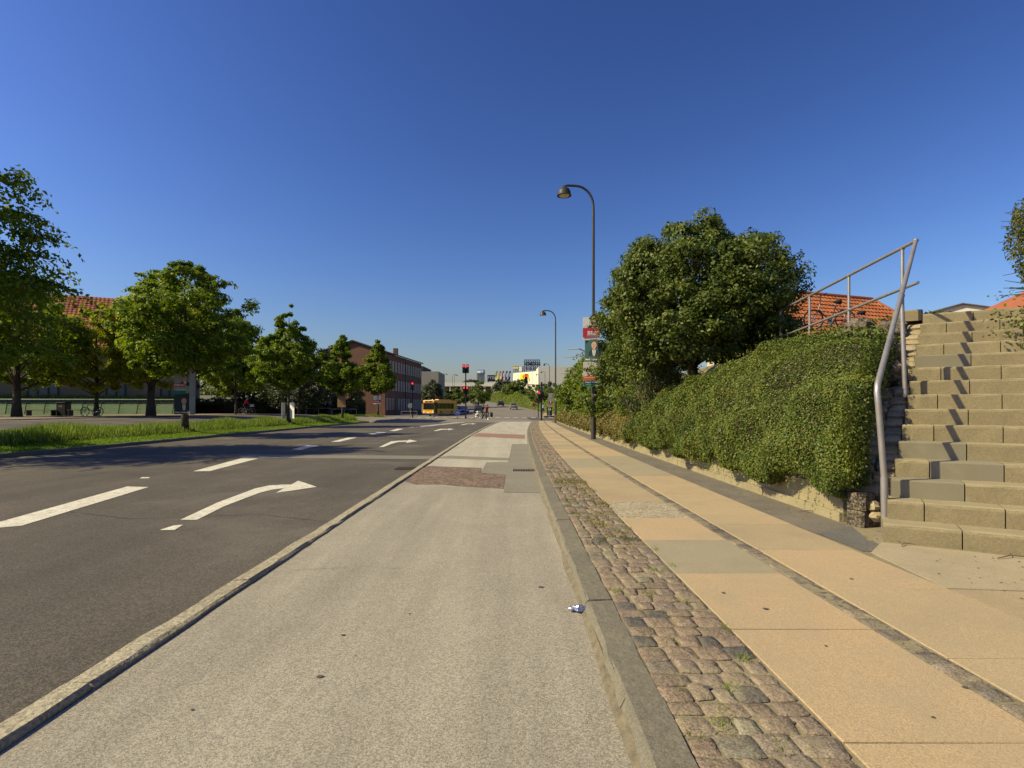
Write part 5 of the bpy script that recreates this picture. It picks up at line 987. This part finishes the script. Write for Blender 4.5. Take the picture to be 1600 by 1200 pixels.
t = thing('utility_cabinet', 'dark cabinet with two small white stickers beside the waiting person', 'cabinet', (5.45, 80, .1)); MB().box((0, 0, .65), (.75, .5, 1.3), bev=.03).build('body', darkp, t)
for q in (-.1, .1): MB().box((q, -.252, 1.0), (.13, .01, .26)).build('sticker', W_, t)

# ------------------------------------------------------------------ vehicles
def car(label, loc, rz, pnt, s=1.0, group='cars on the climbing road'):
    t = thing('parked_car' if False else 'car', label, 'car', loc, rz, group); gl = M('car_glass', (.02, .025, .03), rough=.08, spec=.6)
    P = [(-2.0, .28), (2.05, .28), (2.1, .55), (2.0, .74), (1.15, .90), (.55, 1.36), (-.95, 1.42), (-1.75, .98), (-2.08, .90), (-2.1, .5)]
    m = MB(); n = len(P); V = []
    for yy, k in ((-.86, 0), (-.80, 1), (.80, 1), (.86, 0)):
        for x, z in P: V.append((x*(1 if k else .985), yy*(.80 if z > 1.2 else .94 if z > .95 else 1), z))
    m.v = V; m.f = [tuple(range(n)), tuple(reversed(range(3*n, 4*n)))]+[(a*n+i, (a+1)*n+i, (a+1)*n+(i+1) % n, a*n+(i+1) % n) for a in range(3) for i in range(n)]; m.mi = [0]*len(m.f); m.build('body', pnt, t, smooth=30)
    for sx in (-1, 1): m = MB(); y = sx*.80; m.v = [(.98, y*1.01, .92), (.50, y*.90, 1.31), (-.9, y*.90, 1.36), (-1.5, y*1.01, .98)]; m.v += [(a, b*1.02, c) for a, b, c in m.v]; m.f = [(0, 1, 2, 3), (7, 6, 5, 4)]+[(i, (i+1) % 4, 4+(i+1) % 4, 4+i) for i in range(4)]; m.mi = [0]*6; m.build('side_window', gl, t)
    for a, b, nm in (((1.16, .92), (.57, 1.345), 'windscreen'), ((-1.76, 1.0), (-.98, 1.40), 'rear_window')):
        dx = .02 if nm == 'windscreen' else -.02; m = MB(); m.v = [(a[0]+dx, -.70, a[1]), (a[0]+dx, .70, a[1]), (b[0]+dx, .60, b[1]), (b[0]+dx, -.60, b[1])]; m.f = [(0, 1, 2, 3)]; m.mi = [0]; m.build(nm, gl, t)
    for x in (-1.3, 1.3):
        for y in (-.78, .78): w_ = MB().lathe([(.31, -.09), (.33, -.07), (.33, .07), (.31, .09)], (0, 0, 0), 16, 'Y').build('wheel', rub, t, (x, y, .33)); MB().lathe([(.2, -.095), (.2, .095)], (0, 0, 0), 12, 'Y').build('rim', chrome, w_)
    for y in (-.62, .62): MB().box((2.06, y, .66), (.06, .3, .12)).build('headlight', W_, t); MB().box((-2.09, y, .80), (.05, .25, .16)).build('tail_light', paint('tail_red', (.3, .01, .01)), t)
    return t
car('dark blue car behind the round blue chevron sign', (-8.8, 97, .28), R(-75), paint('car_blue', (.02, .03, .12), .3)); car('dark grey car seen from behind right of the signal mast', (-6.6, 108, .42), R(96), paint('car_grey', (.05, .05, .06), .3))
car('black car far up the road below the flags', (-3.3, 158, 1.9), R(97), paint('car_black', (.02, .02, .022), .3)); car('silver grey car nearer on the right lane of the climbing road', (.4, 132, 1.02), R(92), paint('car_silver', (.24, .23, .23), .35))
bus = thing('bus', 'yellow city bus standing at the crossing beside the brick building', 'bus', (-12.3, 86.6, .06), R(-112)); yb = M('bus_yellow', (.78, .36, .02), (.70, .31, .02), .6, .35, spec=.5); bg_ = M('bus_glass', (.012, .014, .013), rough=.08, spec=.5)
m = MB(); P = [(-7, .35), (1.95, .35), (2.0, .5), (2.0, 1.5), (1.9, 2.7), (1.7, 3.0), (-7, 3.0)]; m.slab([(x, z) for x, z in P], 'Y', -1.24, 1.24); m.build('body', yb, bus)
MB().box((1.985, 0, 1.85), (.05, 2.3, 1.25), bev=.02).build('windscreen', bg_, bus); MB().box((1.93, 0, 2.72), (.06, 1.7, .26)).build('destination_display', black_p, bus); link('lettering', text_mesh('4A', .28, paint('display_amber', (.8, .4, .05)), .004), bus, (1.97, 0, 2.72)).rotation_euler = (R(90), 0, R(90))
for s in (-1, 1):
    for k in range(5): MB().box((.9-k*1.5, s*1.245, 1.9), (1.42, .02, 1.05)).build('side_window', bg_, bus)
    MB().box((1.3, s*1.246, 1.55), (1.0, .024, 2.1)).build('door', bg_, bus)
    MB().box((2.03, s*.95, .72), (.05, .36, .2)).build('headlight', W_, bus); MB().tube([(1.95, s*1.2, 2.7), (2.2, s*1.42, 2.5), (2.2, s*1.42, 2.1)], .04, 6).build('mirror', darkp, bus)
    for x in (-.6, -5): w_ = MB().lathe([(.46, -.14), (.48, -.1), (.48, .1), (.46, .14)], (0, 0, 0), 18, 'Y').build('wheel', rub, bus, (x, s*1.14, .48)); MB().lathe([(.27, -.15), (.27, .15)], (0, 0, 0), 12, 'Y').build('rim', chrome, w_)
bus.scale = (.82, .82, .82)
MB().box((2.02, 0, .45), (.08, 2.3, .22), bev=.02).build('bumper', M('bumper_grey', (.08, .08, .08)), bus); MB().box((2.035, 0, .62), (.02, .52, .11)).build('number_plate', W_, bus); MB().box((2.01, 0, 1.12), (.02, 1.6, .05)).build('wiper', darkp, bus); MB().box((-3, 0, 3.08), (5, 1.6, .2), bev=.05).build('roof_unit', yb, bus)

# crumpled foil wrapper on the track by the kerb
rd = random.Random(2); m = MB(); m.ball((0, 0, 0), (.055, .032, .026), 12, 7, 5, .32); m.ball((.055, .012, -.006), (.03, .02, .014), 8, 5, 6, .35)
foil = M('foil', (.55, .56, .62), (.12, .14, .30), 34, .28, .003, 90, metal=.8)
gx, gy = gnd(905, 957, 0); t = tag(m.build('foil_wrapper', foil, None, (gx, gy, .024), 2.7, smooth=15), 'crumpled silver blue foil wrapper lying on the track against the kerb', 'litter')
t.scale = (.8, .8, .8)
# ------------------------------------------------------------------ buildings
def brickmat(name, c1, c2, mortar, s=1.0):
    m = bpy.data.materials.new(name); m.use_nodes = True; nt = m.node_tree; p = nt.nodes['Principled BSDF']; tc = nod(nt, 'ShaderNodeTexCoord')
    mp = nod(nt, 'ShaderNodeMapping'); mp.inputs['Rotation'].default_value = (R(90), 0, 0); nt.links.new(tc.outputs['Object'], mp.inputs[0])
    b = nod(nt, 'ShaderNodeTexBrick'); b.inputs['Scale'].default_value = 4/s; b.inputs['Color1'].default_value = (*c1, 1); b.inputs['Color2'].default_value = (*c2, 1); b.inputs['Mortar'].default_value = (*mortar, 1); b.inputs['Mortar Size'].default_value = .012
    nt.links.new(mp.outputs[0], b.inputs[0]); geo = nod(nt, 'ShaderNodeNewGeometry'); k = ramp(nt, noise(nt, geo.outputs['Position'], .7, 4), [(.3, (.8,)*3), (.7, (1.15,)*3)])
    nt.links.new(mixc(nt, 1.0, b.outputs[0], k, 'MULTIPLY'), p.inputs['Base Color']); p.inputs['Roughness'].default_value = .9; return m
redbrick = brickmat('red_brick', (.155, .066, .036), (.125, .055, .032), (.16, .11, .08)); yelbrick = brickmat('yellow_brick', (.24, .165, .085), (.20, .135, .07), (.2, .17, .13))
tile_m = M('roof_tile', (1, 1, 1), (.30, .09, .035), .9, .8, rnd=[(0, (.40, .115, .035)), (.5, (.50, .155, .05)), (1, (.56, .20, .07))], island=True)
tile_d = M('roof_tile_dull', (1, 1, 1), (.24, .07, .035), .9, .8, rnd=[(0, (.27, .08, .035)), (.5, (.33, .105, .045)), (1, (.38, .13, .055))], island=True)
wfr = paint('window_frame_white', (.55, .52, .45), .5); gls = M('window_glass', (.05, .055, .05), rough=.08, spec=.6); slate = M('slate_roof', (.035, .032, .03), (.05, .045, .04), 2, .8)
def window(par, loc, w_, h, rz, mull=0, bar=(), frame=wfr, curtain=None, fw=.07):
    f = MB(); f.box((0, 0, h/2), (fw, .10, h)) if mull == 1 else None
    for s in (-1, 1): f.box((s*(w_/2-fw/2), 0, h/2), (fw, .10, h))
    if mull == 2: [f.box((s*w_/6, 0, h/2), (fw, .09, h-.02)) for s in (-1, 1)]
    for z in (fw/2, h-fw/2): f.box((0, 0, z), (w_-2*fw, .10, fw))
    for z in bar: f.box((0, 0, h*z), (w_-2*fw, .08, fw*.8))
    o = f.build('window', frame, par, loc, rz); MB().box((0, .03, h/2), (w_-fw, .02, h-fw)).build('pane', curtain or gls, o); return o
# brick building with lit gable
bb = thing('brick_building', 'three storey red brick building with shaded window front and sunlit gable', 'building', (0, 0, 0))
c = [(-20.3, 88), (-18.1, 110), (-29.5, 112), (-31.2, 89)]; zb, ze = -.2, 10.15; pk = 11.9
mid0, mid1 = (-25.6, 88.5), (-23.6, 111)
m = MB(); m.v = [(*p, zb) for p in c]+[(*p, ze) for p in c]+[(*mid0, pk), (*mid1, pk)]; m.f = [(0, 1, 5, 4), (1, 2, 6, 9, 5), (2, 3, 7, 6), (3, 0, 4, 8, 7)]; m.mi = [0]*4; m.build('wall', redbrick, bb)
m = MB(); o_ = .35; e = [(-20.3+o_, 88-o_), (-18.1+o_, 110+o_), (-29.5-o_, 112+o_), (-31.2-o_, 89-o_)]; a0, a1 = (-25.6, 88.5-o_), (-23.6, 111+o_)
m.v = [(*e[0], ze-.05), (*e[1], ze-.05), (*a1, pk+.12), (*a0, pk+.12), (*e[3], ze-.05), (*e[2], ze-.05)]; m.v += [(x, y, z+.22) for x, y, z in m.v]
m.f = [(0, 1, 2, 3), (3, 2, 5, 4), (6, 9, 8, 7), (9, 10, 11, 8), (0, 6, 7, 1), (4, 5, 11, 10), (0, 3, 9, 6), (3, 4, 10, 9), (1, 7, 8, 2), (2, 8, 11, 5)]; m.mi = [0]*10; rf = m.build('roof', slate, bb)
MB().box((-20.5, 97, 11.2), (.7, .9, 1.2)).build('chimney', redbrick, rf)
wd_ = Vector((2.2, 22)).normalized(); wa = math.atan2(wd_.y, wd_.x)
for k in range(14):
    p = Vector((-20.3, 88))+wd_*(1.0+k*1.54)+Vector((wd_.y, -wd_.x))*.02
    for z, h in ((.9+.12, 1.9), (4.2, 1.75), (7.35, 1.75)):
        if z < 2 and k in (3, 9): continue
        window(bb, (p.x, p.y, z), .62, h, wa, 0, (.55,), wfr, M('pane_pale', (.30, .29, .25), rough=.3))
for k in (3, 9): p = Vector((-20.3, 88))+wd_*(1.0+k*1.54)+Vector((wd_.y, -wd_.x))*.03; MB().box((0, 0, 1.4), (1.0, .1, 2.6)).build('door', darkp, bb, (p.x, p.y, .1), wa)
p = Vector((-20.3, 88))+wd_*11+Vector((wd_.y, -wd_.x))*.06; MB().box((p.x, p.y, 5.2), (.1, .1, 9.9)).build('downpipe', darkp, bb)
# windowless grey building and white block behind
gb = thing('grey_building', 'windowless pale grey building with white edge behind the brick building', 'building', (-21.5, 126, .5))
MB().box((2.7, 6, 4.6), (2.9+1.0, 12, 9.2)).build('wall', M('grey_cladding', (.30, .27, .22), (.26, .235, .19), .4, .9), gb); MB().box((.2, 6.2, 4.7), (1.08, 12, 9.6)).build('white_wall', paint('white_wall', (.6, .56, .48), .8), gb); MB().box((.0, 6.2, 9.95), (2.4, 12.4, .9)).build('roof', slate, gb)
# long yellow brick building with tiled roof on the left
Pn = Vector((-50, 65, 0)); du = Vector((.889, .459, 0)); nn_ = Vector((-.459, .889, 0)); yb_ = thing('long_building', 'long yellow brick building with red tiled roof behind the trees', 'building', Pn, math.atan2(du.y, du.x))
MB().box((-4.5, 5.5, 4.5), (31, 11, 7.4)).build('wall', yelbrick, yb_)
def tiled_roof(par, x0, x1, y0, z0, y1, z1, mat, tw=.5, th=.42, hipl=0, hipr=0, ox=0):
    """pantile slope from eave (y0, z0) to ridge (y1, z1); each course and tile its own ridge"""
    m = MB(); L = math.hypot(y1-y0, z1-z0); nr = int(L/th); sy, sz = (y1-y0)/L, (z1-z0)/L; ny, nz = -sz, sy
    for r in range(nr):
        f0, f1 = r/nr, (r+1.12)/nr; a, b = x0+hipl*(f0+f1)/2, x1-hipr*(f0+f1)/2; nc = max(1, int((b-a)/tw)); w_ = (b-a)/nc
        for k in range(nc):
            xa = a+k*w_; pr = [(0, 0), (.3, .05), (.55, .055), (.85, .0), (1, -.01)]
            base = len(m.v)
            for f, lift in ((f0, .035), (f1, -.005)):
                for u, h in pr: hh = h*tw*1.2+lift; q = f*L; m.v.append((xa+u*w_*1.02, y0+sy*q+ny*hh, z0+sz*q+nz*hh))
            for i in range(4): m.f.append((base+i, base+i+1, base+6+i, base+5+i)); m.mi.append(0)
    me = bpy.data.meshes.new('tiles'); me.from_pydata(m.v, [], m.f); me.materials.append(mat); o = link('roof_tiles', me, par); o['kind'] = 'stuff'; return o
rs = MB(); rs.slab([(-.6, 8.1), (5.5, 15.2), (11.6, 8.1)], 'X', -20, 11); rf = rs.build('roof', slate, yb_); tiled_roof(rf, -20, 11, -.65, 8.12, 5.5, 15.32, tile_d, .42, .42)
dkf = paint('window_frame_dark', (.02, .022, .018), .5)
for k, x in enumerate((-9.8, -4.2, 2.2, 8.6, -15.5)): window(yb_, (x, -.03, 2.15), 2.9, 2.3, 0, 2, (), dkf, M('curtain_pane', (.16, .16, .13), rough=.25), .16)
# houses above the stairs
def house(label, loc, rz, L, D, eave, ridge, hip, wallm, th=.34, chimney=None, tw=.28):
    h = thing('tiled_house', label, 'house', loc, rz, 'houses above the stairs'); MB().box((0, D/2, eave/2), (L-.8, D-.8, eave)).build('wall', wallm, h)
    m = MB(); m.v = [(-L/2, 0, eave), (L/2, 0, eave), (L/2, D, eave), (-L/2, D, eave), (-L/2+hip, D/2, ridge), (L/2-hip, D/2, ridge)]; m.f = [(0, 1, 5, 4), (1, 2, 5), (2, 3, 4, 5), (3, 0, 4), (3, 2, 1, 0)]; m.mi = [0]*5; rf = m.build('roof', tile_d, h)
    tiled_roof(rf, -L/2, L/2, -.05, eave+.02, D/2, ridge+.05, tile_m, tw, th, hip, hip)
    m = MB(); m.tube([(-L/2+hip, D/2, ridge+.05), (L/2-hip, D/2, ridge+.05)], .12, 8); m.tube([(L/2-hip, D/2, ridge+.05), (L/2, 0, eave+.08)], .10, 8); m.tube([(-L/2+hip, D/2, ridge+.05), (-L/2, 0, eave+.08)], .10, 8); m.build('ridge_tiles', tile_d, rf); return h
render_w = M('house_render', (.55, .48, .33), (.5, .43, .3), .7, .9)
a, b = at(1244, 458, 31.5), at(1362, 469.5, 33.5); d = (b-a); d.z = 0; d.normalize(); rz = math.atan2(d.y, d.x); Lh = 13.0; hp_ = 2.4; ridge = a.z-3.0
cx = b-d*(Lh/2-hp_); back = Vector((-d.y, d.x, 0)); D_ = 5.6; org = cx-back*(D_/2); org.z = 3.0
house('house with bright orange tiled hip roof behind the pipe railing', org, rz, Lh, D_, 2.0, ridge, hp_, render_w)
wh = thing('white_house', 'low white gabled house peeking over the top steps', 'house', at(1503, 520, 40), -.5, 'houses above the stairs'); p0 = wh.location.copy()
zr, zw = at(1503, 474, 40).z-p0.z, at(1503, 486.5, 40).z-p0.z
m = MB(); m.slab([(-2.1, -2), (2.1, -2), (2.1, zw), (0, zr-.06), (-2.1, zw)], 'Y', 0, 9); m.build('wall', M('white_boards', (.66, .61, .46), (.6, .55, .42), .5, .8), wh)
m = MB(); m.slab([(-2.3, zw-.09), (0, zr-.05), (2.3, zw-.06), (2.3, zw+.0), (0, zr+.01), (-2.3, zw+.0)], 'Y', -.25, 9.2); m.build('roof', M('felt_roof', (.13, .12, .11), rough=.9), wh)
a = at(1625, 445, 34); house('second orange tiled roof at the right edge above the top steps', (a.x+.9, a.y-2.6, 2.6), -.06, 8.2, 5.4, 4.35, a.z-2.6, 3.0, render_w)

# ------------------------------------------------------------------ shopping centre on the rise
mall = thing('store_building', 'big white store building with huge yellow sign letters beyond the crossing', 'building', (0, 0, 0)); wp = M('white_cladding', (.70, .65, .47), (.66, .61, .45), .05, .7)
def blk(x0, x1, y0, y1, z0, z1, mat, name, par): m = MB(); m.prism([(x0, y0), (x1, y0), (x1, y1), (x0, y1)], z0, z1); return m.build(name, mat, par)
D = 215; z0 = 5.0
X = lambda px, D: (px-800)*D/F
Z = lambda py, D: EYE+(HZ-py)*D/F
mb = MB(); mb.v = [(X(802, 215), 215, z0), (X(842, 200), 200, z0), (X(842, 200), 260, z0), (X(802, 215), 260, z0), (X(802, 215), 215, Z(583, 215)), (X(842, 200), 200, Z(579.5, 200)), (X(842, 200), 260, Z(579.5, 200)), (X(802, 215), 260, Z(583, 215))]
mb.f = [(0, 1, 5, 4), (1, 2, 6, 5), (2, 3, 7, 6), (3, 0, 4, 7), (4, 5, 6, 7)]; mb.mi = [0]*5; mb.build('front_wall', wp, mall)
blk(X(841, 196), X(940, 196), 196, 250, 3.5, Z(573, 196), M('grey_white_cladding', (.66, .62, .49), (.62, .58, .46), .05, .7), 'side_wall', mall)
ya = M('sign_yellow', (.85, .62, .0), rough=.5); dirv = Vector((X(842, 200)-X(802, 215), -15, 0)); fa_ = math.atan2(dirv.y, dirv.x)
for k in range(7): p = Vector((X(802, 215), 215, 0))+dirv*(k+.5)/7.2; MB().box((0, 0, 0), (.09, .1, 12)).build('panel_joint', M('joint_grey', (.4, .38, .33)), mall, (p.x, p.y-.03, z0+6.0), fa_)
p = Vector((X(802, 215), 215, 0))+dirv*.46; lt = link('sign_lettering', text_mesh('IKEA', 3.3, ya, .2, bold=True), mall, (p.x, p.y-.5, Z(589.6, 207))); lt.rotation_euler = (R(90), 0, fa_); lt.scale = (.86, 1, 1)
# parking deck with white fascia
deck = thing('parking_deck', 'long low parking deck with white fascia above dark openings', 'building', (0, 0, 0)); wf = paint('fascia_white', (.66, .62, .52), .7); Dd = 262
blk(X(684, Dd), X(806, Dd), Dd, Dd+30, Z(603.5, Dd), Z(597.5, Dd), wf, 'fascia', deck); blk(X(684, Dd)+.5, X(806, Dd)-.5, Dd+6, Dd+28, 5, Z(603.6, Dd), M('deck_dark', (.06, .045, .04), (.10, .06, .05), .1, .9), 'back_wall', deck); blk(X(755, Dd), X(800, Dd), Dd-1, Dd+5.8, Z(614, Dd), Z(611.5, Dd), wf, 'lower_fascia', deck)
for px in (690, 703, 720, 740, 757, 768, 779, 792): blk(X(px, Dd)-.35, X(px, Dd)+.35, Dd+.5, Dd+1.2, 5, Z(603.6, Dd), wf, 'column', deck)
pav = thing('white_pavilion', 'small white framed entrance pavilion under the parking deck', 'building', (0, 0, 0)); Dp = 245
for px in (771, 775, 779): blk(X(px, Dp)-.3, X(px, Dp)+.3, Dp, Dp+.6, 5, Z(610, Dp), wf, 'post', pav)
blk(X(770, Dp), X(780, Dp), Dp-.3, Dp+3, Z(610, Dp), Z(608, Dp), wf, 'roof', pav)
# sign towers
steel_d = M('tower_lattice', (.10, .12, .16), rough=.6)
def lattice(par, x0, x1, y, z0, z1, n, mat, r=.16, nm='lattice'):
    m = MB()
    for i in range(n+1): x = x0+(x1-x0)*i/n; m.tube([(x, y, z0), (x, y, z1)], r, 5)
    k = max(2, int((z1-z0)/(abs(x1-x0)/n)))
    for j in range(k+1): z = z0+(z1-z0)*j/k; m.tube([(x0, y, z), (x1, y, z)], r*.8, 5)
    for i in range(n):
        for j in range(k): xa, xb = x0+(x1-x0)*i/n, x0+(x1-x0)*(i+1)/n; za, zb = z0+(z1-z0)*j/k, z0+(z1-z0)*(j+1)/k; m.tube([(xa, y, za), (xb, y, zb)], r*.5, 4, False)
    return m.build(nm, mat, par)
Dt = 300
t1 = thing('sign_tower', 'blue panel tower with white and blue sign above the parking deck', 'sign tower', (0, 0, 0)); bl_ = M('panel_blue', (.12, .27, .50), (.09, .22, .42), .1, .6)
blk(X(745, Dt), X(757.5, Dt), Dt, Dt+3, Z(584, Dt), Z(577.5, Dt), bl_, 'panel', t1); lattice(t1, X(745.3, Dt), X(757.2, Dt), Dt-.1, Z(600, Dt), Z(583.5, Dt), 6, M('lattice_grey', (.16, .18, .19)), .14); blk(X(746, Dt), X(756, Dt), Dt+1.5, Dt+2, Z(600, Dt), Z(584, Dt), M('tower_core', (.20, .22, .22)), 'core', t1)
blk(X(745.4, Dt), X(754.8, Dt), Dt-.4, Dt-.1, Z(583, Dt), Z(579.2, Dt), W_, 'sign_panel', t1); blk(X(751, Dt), X(752.6, Dt), Dt-.55, Dt-.42, Z(582.4, Dt), Z(580.5, Dt), blue_p, 'emblem', t1)
t2 = thing('billboard', 'dark navy billboard with pale letters right of the blue panel tower', 'billboard', (0, 0, 0)); blk(X(761.5, Dt), X(778, Dt), Dt, Dt+1, Z(596, Dt), Z(586, Dt), M('navy_panel', (.015, .02, .045), rough=.5), 'panel', t2)
lt = link('lettering', text_mesh('FYSIO', 2.2, paint('letter_pale', (.5, .5, .5)), .1), t2, (X(770, Dt), Dt-.15, Z(590.5, Dt))); lt.rotation_euler = (R(90), 0, 0)
for px in (763, 776): blk(X(px, Dt)-.2, X(px, Dt)+.2, Dt+.2, Dt+.6, 6, Z(596, Dt), steel_d, 'post', t2)
t3 = thing('sign_tower', 'open steel lattice tower with yellow sign and white panel on the store roof', 'sign tower', (0, 0, 0)); Ds = 232
lattice(t3, X(802.5, Ds), X(819, Ds), Ds, Z(584, Ds), Z(572.5, Ds), 6, steel_d, .12); blk(X(802, Ds), X(810, Ds), Ds-.5, Ds-.2, Z(576, Ds), Z(573.4, Ds), ya, 'yellow_sign', t3); blk(X(811, Ds), X(815.6, Ds), Ds-.5, Ds-.2, Z(580.6, Ds), Z(572.8, Ds), W_, 'white_panel', t3)
t4 = thing('sign_tower', 'tallest dark steel lattice tower with black letters on the store roof', 'sign tower', (0, 0, 0)); lattice(t4, X(819.5, Ds), X(843.5, Ds), Ds+2, Z(581, Ds), Z(561.5, Ds), 7, M('lattice_navy', (.05, .07, .13), rough=.6), .17)
lt = link('lettering', text_mesh('HOMEDANS', 1.75, M('letter_dark', (.015, .017, .03)), .25, bold=True), t4, (X(832, Ds), Ds+1.5, Z(568.6, Ds))); lt.rotation_euler = (R(90), 0, 0); lt.scale = (.72, 1, 1)
blk(X(821, Ds), X(843, Ds), Ds+1.4, Ds+1.7, Z(576.2, Ds), Z(574.6, Ds), M('bar_navy', (.04, .07, .2)), 'crossbar', t4)
# flags
FL = [(777.5, (.72, .58, .10), 'left yellow'), (783, (.78, .66, .25), 'right pale yellow'), (787.5, (.55, .05, .06), 'red and white'), (793, (.03, .06, .25), 'left dark blue'), (798, (.04, .07, .28), 'right dark blue')]
for px, c_, lab in FL:
    Df = 208; t = thing('flag', '%s upright beach flag of the row before the store' % lab, 'flag', (X(px, Df), Df, bank_up(Df)), 0, 'row of flags before the store'); zt = Z(579.5, Df)-bank_up(Df); zm = Z(594, Df)-bank_up(Df)
    MB().tube([(0, 0, 0), (0, 0, zt)], .07, 6).build('flagpole', W_, t); m = MB(); fb_ = paint('flag_'+lab.replace(' ', '_'), c_, .7); n = 7
    for i in range(n): q = i/(n-1); m.v += [(.08, .12*math.sin(q*4), zm+(zt-zm)*q), (-.95+.45*q*q if lab[0] != 'z' else 0, .2*math.sin(q*4+1), zm+(zt-zm)*q*.98)]
    for i in range(n-1): m.f.append((2*i, 2*i+1, 2*i+3, 2*i+2)); m.mi.append(0)
    cl = m.build('cloth', fb_, t, smooth=True)
    if 'red' in lab or 'blue' in lab: MB().box((-.25, -.12, zm+(zt-zm)*.55), (.3, .02, 1.3)).build('emblem', W_, t)
